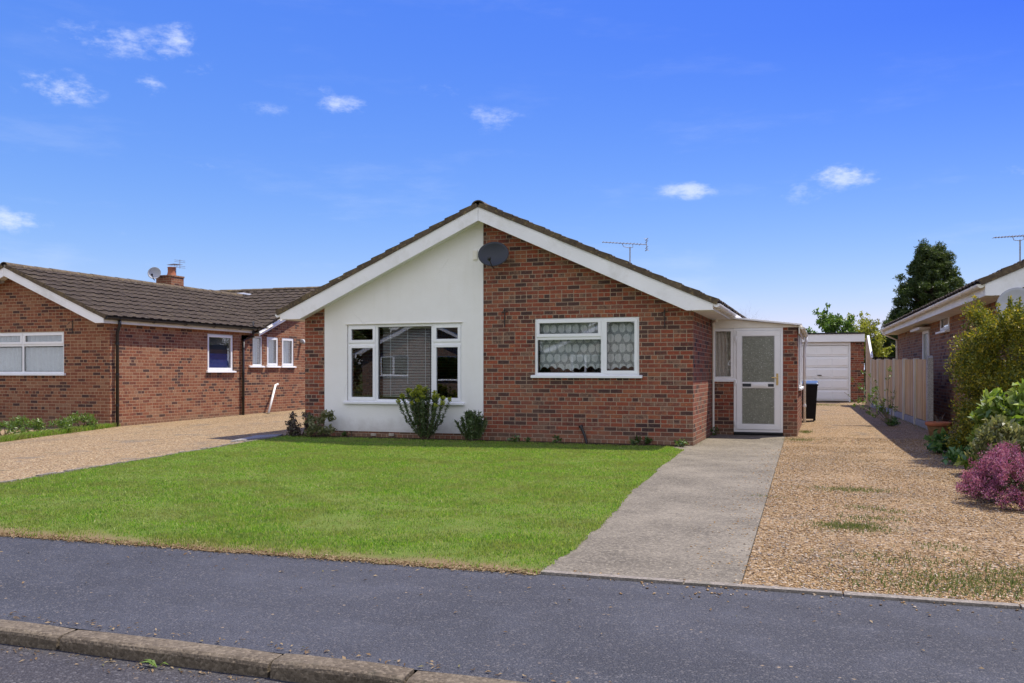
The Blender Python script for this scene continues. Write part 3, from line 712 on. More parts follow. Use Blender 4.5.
# front path, lawn, gravel drives
pth_l = [G(540, 574), G(575, 548), G(603, 522), G(630, 494), G(655, 471), G(683, 451)]
pth_l = [(p.x, p.y) for p in pth_l]
pr0, pr1 = G(741, 585), G(785, 436)
def lerp_pts(pts, n, amp, seed):
    out = []
    for i, (a, b) in enumerate(zip(pts, pts[1:])):
        seg = ragged(a, b, n, amp, seed + i); out += seg if i == 0 else seg[1:]
    return out
lawn_path_edge = lerp_pts(pth_l, 14, .03, 20)
pth_in = [(pr0.x - .01 - .0, pav_y(pr0.x) - .02), (pr1.x - .01, 2.74), (-.0, 2.74), (.0, -.02), (-.25, -.25)]
path_poly = [(pth_l[0][0] - .35, pav_y(pth_l[0][0] - .35) - .01), (pr0.x, pav_y(pr0.x) - .01), (pr1.x, 2.735), (.012, 2.735), (.012, -.02), (-.6, -.03), (-.9, -1.4), (-.9, -3.4), (-.7, -5.4), (-.55, -7.5)]
sheet('front_path', M['path'], [(x_ if x_ > -.5 else x_ + .0, y_) for x_, y_ in path_poly], .0035, thick=.03)
# cast joints in the path
lL = Vector((-6.72, -7.93)); lU = Vector((-7.95, -.55)); ldir = (lU - lL); l0 = lL + ldir * ((-10.5 - lL.y) / ldir.y)
lawn_front = ragged((l0.x, pav_y(l0.x) - .03), (pth_l[0][0], pav_y(pth_l[0][0]) - .03), 150, .045, 9)
lawn_poly = lawn_front + lawn_path_edge[1:] + [(-.32, -.42)] + ragged((-.6, -.34), (-7.9, -.34), 40, .03, 13) + [(lU.x + .03, lU.y)]
sheet('lawn', M['lawn'], lawn_poly, .0075, thick=.02)
sheet('flower_bed', M['soil'], [(-8.05, -.5), (-.3, -.5), (-.2, -.02), (-7.74, -.02), (-8.1, -.02)], .012)
gravel_poly = [(pr0.x + .004, pav_y(pr0.x) + .05), (6.6, pav_y(6.6) + .05), (6.6, -1.0), (5.2, 1.0), (5.0, 18.6), (-1.0, 18.6), (-.6, 11.4), (1.0, 6.6), (1.62, 6.5), (1.63, 2.9), (pr1.x + .004, 2.73)]
sheet('gravel_drive', M['gravel'], gravel_poly, -.004)
lg = [(l0.x - .05, pav_y(-8) + .02), (lU.x - .06, lU.y), (-8.2, 6), (-9.5, 22), (-13.54, 22), (-13.54, .9), (-15, .2), (-18.5, -.9), (-22, -3), (-22, pav_y(-60))]
sheet('neighbour_gravel_drive', M['gravel_left'], lg, -.004)
# edging strips
eg = MB(); nE = 60
for i in range(nE):
    a = l0 + (lU - l0) * (i / nE); b = l0 + (lU - l0) * ((i + .97) / nE); s = Vector((ldir.y, -ldir.x)).normalized() * .022; t = .03 + random.uniform(-.01, .008)
    eg.hexa([(a.x - s.x, a.y - s.y, -.02), (b.x - s.x, b.y - s.y, -.02), (b.x + s.x, b.y + s.y, -.02), (a.x + s.x, a.y + s.y, -.02), (a.x - s.x, a.y - s.y, t), (b.x - s.x, b.y - s.y, t), (b.x + s.x, b.y + s.y, t), (a.x + s.x, a.y + s.y, t)])
eg.build('lawn_edging', M['edging'])['kind'] = 'structure'
sq_ = [G(236, 442.5), G(282, 437.5), G(288, 435.6), G(262, 436.6)]
sl = MB(); sl.hexa([(p.x - .12, p.y, -.01) for p in sq_] + [(p.x - .12, p.y, .03) for p in sq_])
sl.build('grey_sliver', M['sliver'], None, .006)['kind'] = 'structure'  # thin raised grey piece beside the lawn edging
ed = MB(); x = pr0.x - 1.22
while x < 7:
    b = x + .9; ed.hexa([(x, pav_y(x) - .012, -.05), (b - .012, pav_y(b) - .012, -.05), (b - .012, pav_y(b) + .048, -.05), (x, pav_y(x) + .048, -.05), (x, pav_y(x) - .012, .017 + random.uniform(-.004, .004)), (b - .012, pav_y(b) - .012, .017), (b - .012, pav_y(b) + .048, .017), (x, pav_y(x) + .048, .018)]); x = b
ed.build('drive_edging', M['edging'])['kind'] = 'structure'

# ------------------------------------------------------------------ grass, stones
def in_poly(P, poly):
    x, y = P[:, 0], P[:, 1]; ins = np.zeros(len(P), bool); n = len(poly); j = n - 1
    for i in range(n):
        xi, yi = poly[i]; xj, yj = poly[j]
        c = ((yi > y) != (yj > y)) & (x < (xj - xi) * (y - yi) / (yj - yi + 1e-12) + xi); ins ^= c; j = i
    return ins
def vnoise(x, y, f, seed):
    r = np.random.default_rng(seed); g = r.random((64, 64)); u = x * f; v = y * f; iu = np.floor(u).astype(int); iv = np.floor(v).astype(int); fu = u - iu; fv = v - iv
    fu = fu * fu * (3 - 2 * fu); fv = fv * fv * (3 - 2 * fv); A = lambda a, b: g[a % 64, b % 64]
    return (A(iu, iv) * (1 - fu) + A(iu + 1, iv) * fu) * (1 - fv) + (A(iu, iv + 1) * (1 - fu) + A(iu + 1, iv + 1) * fu) * fv
def blades(name, P, h, w, mat, z0, lean=.55):
    n = len(P); a = rng.uniform(0, 2 * PI, n); b = rng.uniform(0, 2 * PI, n); ln = np.abs(rng.normal(0, lean, n)) * h
    base = np.column_stack([P[:, 0], P[:, 1], z0 + np.zeros(n)]); dx = np.column_stack([np.cos(a), np.sin(a), np.zeros(n)]) * w[:, None] * .5
    tip = base + np.column_stack([np.cos(b) * ln, np.sin(b) * ln, h]); mid = base * .45 + tip * .55 + np.column_stack([-np.cos(b), -np.sin(b), np.zeros(n) + .4]) * (h * .12)[:, None]
    V = np.stack([base - dx, base + dx, mid + dx * .7, tip, mid - dx * .7], 1).reshape(-1, 3)
    return np_mesh(name, V, np.arange(5 * n).reshape(n, 5), mat)
N = 620000
P = np.column_stack([rng.uniform(-8.2, .8, N), rng.uniform(-10.6, -.3, N)])
dist = np.hypot(P[:, 0] - CAM.x, P[:, 1] - CAM.y)
edge = P[:, 1] - (-10.3)
lp = [(p[0], p[1]) for p in lawn_poly]; grow = [((p[0] + 3.5) * 1.006 - 3.5, p[1]) for p in lp]
cl = vnoise(P[:, 0], P[:, 1], 1.7, 3) * .45 + vnoise(P[:, 0], P[:, 1], 5.5, 4) * .3 + vnoise(P[:, 0], P[:, 1], 14., 5) * .25
worn = np.clip((vnoise(P[:, 0], P[:, 1], 2.6, 6) * .6 + vnoise(P[:, 0], P[:, 1], 7., 7) * .4 - .50) * 6, 0, 1) * np.exp(-((P[:, 0] + 1.3) / 1.9) ** 2 - ((P[:, 1] + 8.6) / 1.7) ** 2)
bare = np.clip((edge - .0) / .38 + (cl - .5) * 2.4, .10, 1)
keep = in_poly(P, grow) & (rng.random(N) < np.clip(6.5 / dist, .3, 1)) & (rng.random(N) < bare * np.clip(.45 + cl * 1.1, .3, 1) * (1 - .75 * worn))
P = P[keep]; cl = cl[keep]; dist = dist[keep]
h = (.008 + .016 * rng.random(len(P)) + .030 * (cl - .42)).clip(.008, .045); w = .0035 + .0025 * rng.random(len(P)) + dist * .00018
tag(blades('lawn_grass', P, h, w, M['grass'], .008), 'short mown green grass of the front lawn', 'grass', kind='stuff')
# tufts growing through the gravel
pts = []
for px, py, rx, ry, n in ((848, 490, .38, .16, 700), (852, 527, .28, .16, 1300), (872, 519, .3, .12, 300), (905, 560, .5, .1, 350), (975, 586, .55, .26, 1300), (1015, 578, .34, .3, 1000), (925, 590, .5, .09, 420), (800, 440, .3, .25, 500), (893, 512, .2, .06, 160), (860, 508, .2, .08, 160), (770, 497, .2, .03, 60), (945, 548, .2, .1, 160), (818, 405, .9, .5, 1600), (925, 578, .5, .1, 260), (805, 432, .12, .3, 600)):
    c = G(px, py); pts.append(np.column_stack([rng.normal(c.x, rx * .55, n), rng.normal(c.y, ry * .7 if ry > .1 else ry, n)]))
for i in range(900):     # along the fence foot
    q = rng.random(); a = G(928, 430); b = G(868, 404); pts.append(np.array([[a.x + (b.x - a.x) * q - abs(rng.normal(0, .07)), a.y + (b.y - a.y) * q + rng.normal(0, .05)]]))
for i in range(1000): pts.append(np.array([[.02 + abs(rng.normal(0, .03)), rng.uniform(.0, 2.7)]])) if i < 120 else pts.append(np.array([[rng.uniform(-1.0, 1.3), pav_y(0) + abs(rng.normal(.0, .03))]])) if i < 220 else None
P = np.vstack(pts); P = P[(P[:, 1] > pav_y(3) + .03)]
zz = np.array([gz(y) for y in P[:, 1]])
sel = rng.random(len(P)) < .6; P = P[sel]; zz = zz[sel]
P2 = P; hh = .012 + .02 * rng.random(len(P)); ww = .005 + .003 * rng.random(len(P))
tag(blades('gravel_grass', P2, hh, ww, M['tuft'], zz, .8), 'scattered grass tufts growing through the gravel drive', 'grass', kind='stuff')

def pebbles(name, P, z, size, mat, label):
    n = len(P); s = size * rng.uniform(.6, 1.5, n); a = rng.uniform(0, 2 * PI, n)
    oct_ = np.array([(1, 0, 0), (.45, .8, .05), (-.6, .75, -.05), (-1, 0, .05), (-.5, -.8, 0), (.55, -.75, .05), (.1, .05, .75), (0, 0, -.5)])
    el = rng.uniform(.55, 1., n); V = oct_[None] * np.stack([s, s * el, s * .6], 1)[:, None, :]; V = V * (1 + rng.normal(0, .13, V.shape))
    ca, sa = np.cos(a)[:, None], np.sin(a)[:, None]; X = V[..., 0] * ca - V[..., 1] * sa; Y = V[..., 0] * sa + V[..., 1] * ca; Z = V[..., 2] + rng.normal(0, .25, n)[:, None] * X
    W = np.stack([X + P[:, 0:1], Y + P[:, 1:2], Z + (z + s * .18)[:, None]], -1).reshape(-1, 3)
    fa = np.array([(i, (i + 1) % 6, 6) for i in range(6)] + [((i + 1) % 6, i, 7) for i in range(6)])
    FA = (fa[None] + (np.arange(n) * 8)[:, None, None]).reshape(-1, 3)
    return tag(np_mesh(name, W, FA, mat), label, 'gravel', kind='stuff')
N = 150000; P = np.column_stack([rng.uniform(.7, 6.5, N), -10.25 + 13 * rng.random(N) ** 1.5])
dist = np.hypot(P[:, 0] - CAM.x, P[:, 1] - CAM.y); cl = vnoise(P[:, 0], P[:, 1], 1.3, 8) * .6 + vnoise(P[:, 0], P[:, 1], 4, 9) * .4
keep = in_poly(P, gravel_poly) & (rng.random(N) < np.clip(cl * 1.7 - .25, .02, 1)); P = P[keep]
ex = np.column_stack([pr0.x + (pr1.x - pr0.x) * 0 + rng.normal(0, .5, 700) - .2, rng.uniform(-10.6, 0, 700)]); ex[:, 0] = pr0.x + (pr1.x - pr0.x) * (ex[:, 1] - pr0.y) / (pr1.y - pr0.y) - np.abs(rng.normal(0, .22, 700))
ex2 = np.column_stack([rng.uniform(.6, 6, 260), pav_y(3) + .1 - np.abs(rng.normal(0, .14, 260))])
P = np.vstack([P, ex, ex2]); z = np.array([gz(y) for y in P[:, 1]]); z[:-960] -= .005; z[-960:] += .001
pebbles('gravel_stones', P, z, .0098, M['pebble'], 'loose golden stones of the gravel drive')

def litter(name, P, z, mat, label, size=.018):
    n = len(P); a = rng.uniform(0, 2 * PI, n); l = size * rng.uniform(.5, 1.6, n); wd = l * rng.uniform(.15, .5, n); d = np.column_stack([np.cos(a), np.sin(a), rng.normal(0, .18, n)]); sd = np.column_stack([-np.sin(a), np.cos(a), rng.normal(0, .3, n)])
    c = np.column_stack([P[:, 0], P[:, 1], z + .005 + np.zeros(n)]); V = np.stack([c - d * l[:, None], c - sd * wd[:, None] + [0, 0, .003], c + d * l[:, None], c + sd * wd[:, None] + [0, 0, .003]], 1).reshape(-1, 3)
    return tag(np_mesh(name, V, np.arange(4 * n).reshape(n, 4), mat), label, 'litter', kind='stuff')
M['litter'] = m_leaf('dry litter', [(0, (.10, .06, .03)), (.5, (.24, .16, .08)), (.9, (.38, .29, .17)), (1, (.12, .13, .04))], .2, .03)
x_ = rng.uniform(-7.5, .45, 9000); P = np.column_stack([x_, -10.27 + .022 * (x_ + 1.0) + rng.normal(.0, .04, 9000)]); x2 = rng.uniform(-7, 6, 420); P2 = np.column_stack([x2, pav_y(0) - np.abs(rng.normal(0, .45, 420))]); x3 = rng.uniform(-4, 4, 420); P3 = np.column_stack([x3, -12.14 + np.abs(rng.normal(.0, .05, 420))])
x4 = rng.uniform(-4, 4, 700); P4 = np.column_stack([x4, -12.31 - np.abs(rng.normal(.0, .06, 700))])
litter('channel_grit', P4, -.072, M['litter'], 'grit and leaf crumbs lying in the road channel below the kerb', .009)
litter('dry_litter', np.vstack([P, P2, P3]), .002, M['litter'], 'dry grass and leaf crumbs along the lawn and footway edge', .011)

# ================================================================== MAIN BUNGALOW
Bf = Basis((0, 0, 0), (1, 0, 0), (0, 1, 0))
main = empty('brick_bungalow', (0, 0, 0), 0, 'detached brick bungalow with white rendered gable half and glazed side porch behind the lawn', 'bungalow')
WL = (-6.77, -4.32, .70, 2.21); WR = (-2.88, -.943, 1.217, 2.26)
xr, W, ze, xe = gable_shell(main, -7.74, 0.0, 11.2, 4.32, .4577, 2.325, .30, .375, M['brick'], [WL, WR], kick=.06)
wall(main, 'render_panel', M['render'], Bf, -7.28, -3.885, .115, lambda x: 4.29 - .02 - .4577 * abs(x - xr), (xr,), [WL], thick=.018, d0=-.02)
def blind(f):
    m = MB(); a, b = -6.08, -4.98
    for i in range(44):
        z = .80 + i * .0305
        m.hexa([Bf(a, z, .17), Bf(b, z, .17), Bf(b, z + .013, .19), Bf(a, z + .013, .19), Bf(a, z + .0012, .17), Bf(b, z + .0012, .17), Bf(b, z + .0142, .19), Bf(a, z + .0142, .19)])
    m.bbox(Bf, a, b, 2.13, 2.165, .16, .2)
    o = m.build('blind', M['slat'], f); c = MB()
    for u in (-5.9, -5.15, -5.53): c.tube([Bf(u, .8 if u != -5.53 else 1.05, .155), Bf(u, 2.13, .155)], .004, 5)
    c.build('blind_cord', M['upvc'], o)
    s = MB(); s.bbox(Bf, -6.70, -4.39, .66, .70, .101, .26); s.build('inner_sill', M['upvc'], f)
lw = window(main, Basis((0, -.02, 0), (1, 0, 0), (0, 1, 0)), *WL, [(WL[0], -6.13, .70, 1.83, True), (WL[0], -6.13, 1.83, 2.21, True), (-6.13, -4.93, .70, 2.21, False), (-4.93, WL[1], .70, 1.83, True), (-4.93, WL[1], 1.83, 2.21, True)], rec=.025, curtain=blind, label='wide five light picture window with grey slatted blind')
def nets(f):
    wavy(Bf, -2.82, -.99, 1.34, 2.24, .13, .012, .11, .05).build('net_curtain', M['net'], f, smooth=True)
    s = MB(); s.bbox(Bf, -2.84, -.98, 1.18, 1.217, .101, .26); s.build('inner_sill', M['upvc'], f)
window(main, Bf, *WR, [(WR[0], -1.61, 1.217, 1.895, False), (WR[0], -1.61, 1.895, WR[3], True), (-1.61, WR[1], 1.217, WR[3], True)], rec=.02, curtain=nets, label='three light window with patterned lace net curtain')
# lintel course line and thin head flashing over the rendered window
hf = MB(); hf.bbox(Bf, -6.8, -4.29, 2.215, 2.227, -.045, -.021); hf.build('drip_strip', M['white_old'], main)
# eaves corner, soffit return and rain pipe
for px, py in ((505, 316), (665, 316)):
    p = onY(px, py, 0); b = MB(); b.tube([(p.x, -.02, p.z + .14), (p.x, -.02, p.z - .2)], .009, 6)
    b.tube([(p.x, -.02, p.z + .10), (p.x, -.08, p.z + .09), (p.x, -.16, p.z + .05), (p.x, -.18, p.z + .0), (p.x, -.15, p.z - .02)], .006, 6)
    b.tube([(p.x - .06, -.015, p.z + .06), (p.x + .06, -.015, p.z + .08)], .006, 5); b.build('hanging_bracket', M['iron'], main)
ab = MB()
p = onY(352, 436, 0)
for px in (374, 392):
    q = onY(px, 434.5, 0); ab = MB(); ab.box(q.x - .06, q.x + .05, -.03, -.001, q.z - .03, q.z + .025); ab.build('air_brick', M['stone'], main, .008)
q = onY(585, 442, -.02); pz = MB(); pz.tube([(q.x + .04, -.05, .0), (q.x, -.045, .14), (q.x - .07, -.04, .30)], .024, 8); pz.tube([(q.x - .065, -.045, .28), (q.x - .08, -.045, .32)], .04, 8); pz.build('waste_pipe', M['black_plastic'], main)

# porch
porch = MB()
PY = 2.75; PX = 1.64; PB = 6.4
Bp = Basis((0, PY, 0), (1, 0, 0), (0, 1, 0))
wall(main, 'porch_wall', M['brick'], Bp, .003, .425, -.1, lambda u: 1.13, (), (), .11)
wall(main, 'porch_wall', M['brick'], Bp, 1.372, PX, -.1, lambda u: 2.165, (), (), .22)
Bs = Basis((PX, PY, 0), (0, 1, 0), (-1, 0, 0))
wall(main, 'porch_wall', M['brick'], Bs, .222, PB - PY, -.1, lambda u: 2.165, (), [(.6, 3.0, .95, 2.1)], .1)
wall(main, 'porch_wall', M['brick'], Basis((0, PB, 0), (1, 0, 0), (0, -1, 0)), .003, PX - .102, -.1, lambda u: 2.165, (), (), .1)
window(main, Bs, .6, 3.0, .95, 2.1, [(.6, 1.4, .95, 2.1, False), (1.4, 2.2, .95, 2.1, True), (2.2, 3.0, .95, 2.1, False)], rec=-.02, label='long side window of the porch')
pf = MB()
zf = lambda x: 2.345 - .118 * (x - .38)
pf.prism([(.003, PY - .03, 2.158), (1.665, PY - .03, 2.158), (1.665, PY - .03, zf(1.665) - .006), (.003, PY - .03, zf(.003) - .006)], (0, .05, 0)); pf.build('porch_fascia', M['white_old'], main, .003)
pr = MB(); pr.prism([(.20, PY - .14, zf(.20)), (1.725, PY - .14, zf(1.725)), (1.725, PY - .14, zf(1.725) + .035), (.20, PY - .14, zf(.2) + .035)], (0, PB - PY + .3, 0)); pr.build('porch_roof', M['barge'], main, .004)
pf2 = MB(); pf2.box(1.668, 1.69, PY - .10, PB + .1, zf(1.7) - .16, zf(1.7) - .008); pf2.build('porch_fascia', M['white_old'], main)
gutter(main, (1.735, PY - .1, zf(1.75) - .03), (1.735, PB + .1, zf(1.75) - .05), M['white_old'], .042)
downpipe(main, [(1.735, PB - .15, zf(1.75) - .07), (1.735, PB - .15, zf(1.75) - .2), (1.70, PB - .15, zf(1.75) - .35), (1.70, PB - .15, .12)], M['upvc'])
def pcurt(f): wavy(Bp, .04, .39, 1.17, 2.1, .10, .018, .075).build('curtain', M['curtain'], f, smooth=True)
window(main, Bp, .003, .425, 1.13, 2.157, [(.003, .425, 1.13, 2.157, False)], rec=-.012, sill_d=.03, curtain=pcurt, label='narrow porch window with cream curtain', frame_t=.06)
cp = MB(); cp.tube([(.03, PY - .05, .05), (.03, PY - .05, 2.2)], .022, 8); cp.tube([(.03, PY - .05, 2.2), (.06, 2.4, 2.27), (.16, 2.2, 2.29)], .03, 8); cp.build('downpipe', M['white_old'], main)
# door
dfm = MB(); ring(dfm, Bp, .427, 1.370, .085, 2.155, .05, -.02, .05); df = dfm.build('door_frame', M['upvc'], main, .004)
dm = MB(); ring(dm, Bp, .480, 1.317, .138, 2.102, .105, -.035, .03); dm.bbox(Bp, .585, 1.212, .965, 1.075, -.034, .029); door = dm.build('door', M['upvc'], main, .006)
door['label'] = 'white half and half glazed front door with letter plate'
for a, b in ((.243, .965), (1.075, 1.997)):
    g = MB(); g.bbox(Bp, .586, 1.211, a, b, -.012, -.004); g.build('pane', M['obscure'], door)
    g = MB(); ring(g, Bp, .5855, 1.2115, a, b, .012, -.026, -.0125); g.build('gasket', M['alu'], door)
lp_ = MB(); lp_.bbox(Bp, .78, 1.06, .985, 1.052, -.048, -.0345); lp_.bbox(Bp, .81, 1.03, 1.0, 1.037, -.054, -.0485); lp_.build('letter_plate', M['upvc'], door, .004)
np_ = MB(); np_.bbox(Bp, .60, .765, .988, 1.05, -.040, -.0345); np_.build('name_plate', M['dish_dark'], door)
np_ = MB(); np_.bbox(Bp, 1.09, 1.2, .99, 1.045, -.040, -.0345); np_.build('name_plate', M['dish_dark'], door)
hd = MB(); hd.bbox(Bp, 1.245, 1.285, 1.02, 1.25, -.045, -.0355); hd.tube([Bp(1.265, 1.17, -.045), Bp(1.265, 1.17, -.08), Bp(1.16, 1.17, -.085)], .01, 8); hd.tube([Bp(1.265, 1.07, -.046), Bp(1.265, 1.07, -.056)], .012, 8); hd.build('handle', M['brass'], door)
for z in (.24, 1.08, 1.95):
    h_ = MB(); h_.tube([Bp(.465, z - .05, -.04), Bp(.465, z + .05, -.04)], .013, 8); h_.bbox(Bp, .44, .52, z - .02, z + .02, -.042, -.0355); h_.build('hinge', M['upvc'], door)
th_ = MB(); th_.bbox(Bp, .44, 1.36, .055, .083, -.09, .1); th_.bbox(Bp, .43, 1.37, -.05, .054, -.03, .1); th_.build('threshold', M['felt'], main)

sat_dish('satellite_dish', 'dark slate oval satellite dish high on the bungalow gable beside the white render', onY(494, 255, -.26), (.12, -1, .22), .58, .47, M['dish_dark'], (-.22, .24, .02))
bx = MB(); q = onY(475, 255, -.02); bx.box(q.x - .03, q.x + .05, -.05, -.0205, q.z - .09, q.z + .08); bx.build('cable_box', M['white_old'], main)
ap = onY(630, 266, 3.0); tv_aerial('tv_aerial', 'thin television aerial on a mast above the central bungalow roof', (ap.x, 3.0, ap.z), onY(630, 247, 3).z - ap.z, (1, .35, -.06), .95)

# ================================================================== LEFT BUNGALOW
left = empty('neighbour_bungalow', (0, 0, 0), 0, 'low orange brick bungalow with dark tiled roof and black gutters at left of the gravel', 'bungalow')
lxb, lxr = -13.56, -16.46; lxa = 2 * lxr - lxb; lroot = empty('front_wing', (0, .92, 0)); 
# front wing is built in its own frame and then re-parented to the house
zr_rear, y_rear, s_rear = 4.02, 10.4, .40
def rear_z(y): return zr_rear - s_rear * abs(y - y_rear)
sl_l = .424
lw0 = onY(1, 374, .95); 
LW = (-17.75, onY(65, 374, .95).x, 1.24, 2.245)
def lclip(p): return p.z > rear_z(p.y + .92) - .06
def sideY(px): return onX(px, 350, lxb).y
bw = (sideY(207.5), sideY(233.5)); sw = [(sideY(249.5), sideY(262)), (sideY(266.5), sideY(278)), (sideY(281.5), sideY(293.5))]
bwz = (onX(207.5, 371, lxb).z, onX(207.5, 333.5, lxb).z)
lholes = [(LW[0], LW[1], LW[2], LW[3])]
gable_shell(lroot, lxa, lxb, 5.5, 3.80, sl_l, 2.405, .30, .12, M['brick_left'], lholes, clip=(lclip, 9.4, 5.35), gut='black_plastic', far_y=9.1, soff='white_old', barge_d=.215, gut_dz=.035,
            holes_right=[(bw[0] - .92 - .251, bw[1] - .92 - .251, bwz[0], bwz[1])])
# drop the two hidden/overlapped walls of the wing that the rear wing replaces
for ch in list(lroot.children):
    pass
for ch in list(lroot.children):
    ch.parent = left; ch.location = (0, .92, 0)
bpy.data.objects.remove(lroot)
for o in list(left.children):     # shorten the long right wall so that the rear gable wall continues it
    pass
# rear wing: ridge along X, gable facing the drive, standing 2 cm in front of the long side wall
def rtop(y): return min(2.62, 99) if y < 6.3 else rear_z(y) - .05
Br = Basis((lxb + .012, 0, 0), (0, 1, 0), (-1, 0, 0)); y_end = 2 * y_rear - 6.45
swz = (onX(256, 366, lxb).z, onX(256, 336, lxb).z)
yB = onX(243, 400, lxb + .05).y
wall(left, 'wall', M['brick_left'], Br, yB - .01, y_end, -.1, lambda y: rear_z(y) - .05, (y_rear,), [(a, b, swz[0], swz[1]) for a, b in sw], .24)
wall(left, 'wall', M['brick_left'], Basis((0, y_end, 0), (1, 0, 0), (0, -1, 0)), -22, lxb - .25, -.1, lambda x: rear_z(y_end) - .1, (), (), .24)
ang = math.atan(s_rear); xL = -22.0; xR = lxb + .16
for sgn in (-1, 1):
    run = y_rear - 6.5; e = Vector((xL, y_rear + sgn * run, zr_rear - s_rear * run)); upv = Vector((0, -sgn * run, s_rear * run)); Lu = upv.length; upv.normalize(); nrm = Vector((0, sgn * upv.z, abs(upv.y)))
    dk = MB(); dk.prism([e, e + nrm * .035, e + upv * Lu + nrm * .035, e + upv * Lu], (xR - xL, 0, 0)); r = dk.build('roof', M['ridge'], left)
    tile_plane(r, 'roof_tiles', M['tile'], e + nrm * .03 - upv * .04, (1, 0, 0), upv, xR - xL + .03, Lu + .03, nrm, (lambda p: p.z > 3.80 - sl_l * abs(p.x - lxr) - .06) if sgn < 0 else None)
    if sgn < 0: ridge_tiles(r, (xL, y_rear, zr_rear + .062), (xR + .03, y_rear, zr_rear + .062), M['ridge'])
    b = MB(); b.prism([(xR, y_rear, zr_rear - .004), (xR, e.y, e.z - .004), (xR, e.y, e.z - .13), (xR, y_rear, zr_rear - .17)], (.022, 0, 0)); b.build('bargeboard', M['barge'], left)
    s = MB(); s.prism([(lxb + .014, y_rear, zr_rear - .05), (lxb + .014, e.y, e.z - .05), (lxb + .014, e.y, e.z - .062), (lxb + .014, y_rear, zr_rear - .062)], (.20, 0, 0)); s.build('soffit', M['white_old'], left)
vl = MB(); q = Vector((lxr + .15, y_rear - (zr_rear - 3.80) / s_rear + .2, 3.93)); vl.hexa([q + Vector(d) for d in ((-.3, -.25, 0), (.35, -.2, -.1), (.4, .25, -.02), (-.2, .3, .06), (-.3, -.25, .02), (.35, -.2, -.08), (.4, .25, 0), (-.2, .3, .08))]); vl.build('flashing', M['lead'], left)
bb = MB(); q = onX(282, 312, lxb + .3); bb.box(q.x - .02, q.x + .08, q.y - .15, q.y + .2, q.z - .06, q.z + .06); bb.build('gutter_end', M['barge'], left, .01)
# windows of the left house
Bl = Basis((0, .92, 0), (1, 0, 0), (0, 1, 0)); Bx = Basis((lxb, 0, 0), (0, 1, 0), (-1, 0, 0))
um = onY(23, 350, .95).x
def lnets(f):
    wavy(Bl, LW[0] + .06, LW[1] - .05, 1.27, 2.2, .14, .03, .16).build('curtain', M['sheer'], f, smooth=True)
window(left, Bl, *LW, [(LW[0], um, 1.24, 1.93, False), (LW[0], um, 1.93, LW[3], True), (um, LW[1], 1.24, 1.93, False), (um, LW[1], 1.93, LW[3], True)], rec=.03, curtain=lnets, label='wide front window with sheer grey curtains')
def bblind(f):
    m = MB(); m.bbox(Bx, bw[0] + .04, bw[1] - .04, bwz[0] + .02, bwz[0] + .48, .10, .112); m.build('blind', M['blue'], f)
    m = MB(); m.bbox(Bx, bw[0] + .04, bw[1] - .04, bwz[0] + .48, bwz[1] - .02, .12, .13); m.build('blind', M['dish_dark'], f)
window(left, Bx, bw[0], bw[1], bwz[0], bwz[1], [(bw[0], bw[1], bwz[0], bwz[1], True)], rec=.03, curtain=bblind, label='side window with a deep blue blind')
for i, (a, b) in enumerate(sw):
    def cc(f, a=a, b=b): wavy(Bx, a + .05, b - .05, swz[0] + .03, swz[1] - .03, .14, .02, .13).build('curtain', M['sheer'], f, smooth=True)
    window(left, Br, a, b, swz[0], swz[1], [(a, b, swz[0], swz[1], i != 0)], rec=.02, curtain=cc)
# black rain pipes
gz_l = 3.80 - sl_l * 3.02 - .03; gx = lxb + .178
yA = .92 + .12
downpipe(left, [(gx, yA, gz_l), (gx, yA, gz_l - .1), (lxb + .06, yA + .05, gz_l - .3), (lxb + .06, yA + .05, .02)], M['black_plastic'], .036)
yB = onX(243, 400, lxb + .05).y
downpipe(left, [(gx, 6.2, gz_l + .25), (gx, 6.2, gz_l - .1), (lxb + .06, yB + .5, gz_l - .17), (lxb + .06, yB, gz_l - .3), (lxb + .06, yB, .05)], M['black_plastic'], .036)
p = onY(73, 326, .92); b = MB(); b.tube([(p.x, .9, p.z + .14), (p.x, .9, p.z - .17)], .009, 6); b.tube([(p.x, .9, p.z + .1), (p.x, .82, p.z + .09), (p.x, .76, p.z + .02)], .006, 6); b.build('hanging_bracket', M['iron'], left)
p = onY(4, 282, .92); b = MB(); b.tube([(p.x, .91, p.z), (p.x, .75, p.z - .03)], .03, 8); b.tube([(p.x - .05, .8, p.z - .06), (p.x + .03, .66, p.z + .03)], [.04, .085], 10); b.build('security_light', M['dish_pale'], left)
p = onX(301, 341, lxb + .02); b = MB(); b.box(lxb + .013, lxb + .08, p.y - .05, p.y + .05, p.z - .06, p.z + .06); b.tube([(lxb + .08, p.y, p.z + .03), (lxb + .16, p.y, p.z - .08)], .055, 8); b.build('wall_lamp', M['dish_pale'], left, .008)
# chimney on the far slope
cx, cy = -16.75, onX(170, 285, -16.75).y
ck = MB(); ck.box(cx - .28, cx + .28, cy - .28, cy + .28, 3.3, 4.02); ch = wall(left, 'chimney', M['brick_left'], Basis((cx - .28, cy - .28, 0), (1, 0, 0), (0, 1, 0)), 0, .56, 3.3, lambda u: 4.16, (), (), .56)
c2 = MB(); c2.box(cx - .30, cx + .30, cy - .30, cy + .30, 4.16, 4.215); c2.build('chimney_cap', M['brick_left'], ch, .01)
c3 = MB(); c3.lathe((cx + .06, cy, 4.215), [(.15, 0), (.13, .04), (.11, .12), (.115, .24), (.13, .26), (.1, .27), (.08, .1)], 16); c3.build('chimney_pot', M['terracotta'], ch, smooth=True)
sat_dish('satellite_dish', 'small grey satellite dish fixed to the brick chimney of the left bungalow', (cx - .14, cy - .5, 4.24), (.55, -1, .3), .38, .38, M['dish_pale'], (.05, .2, -.12))
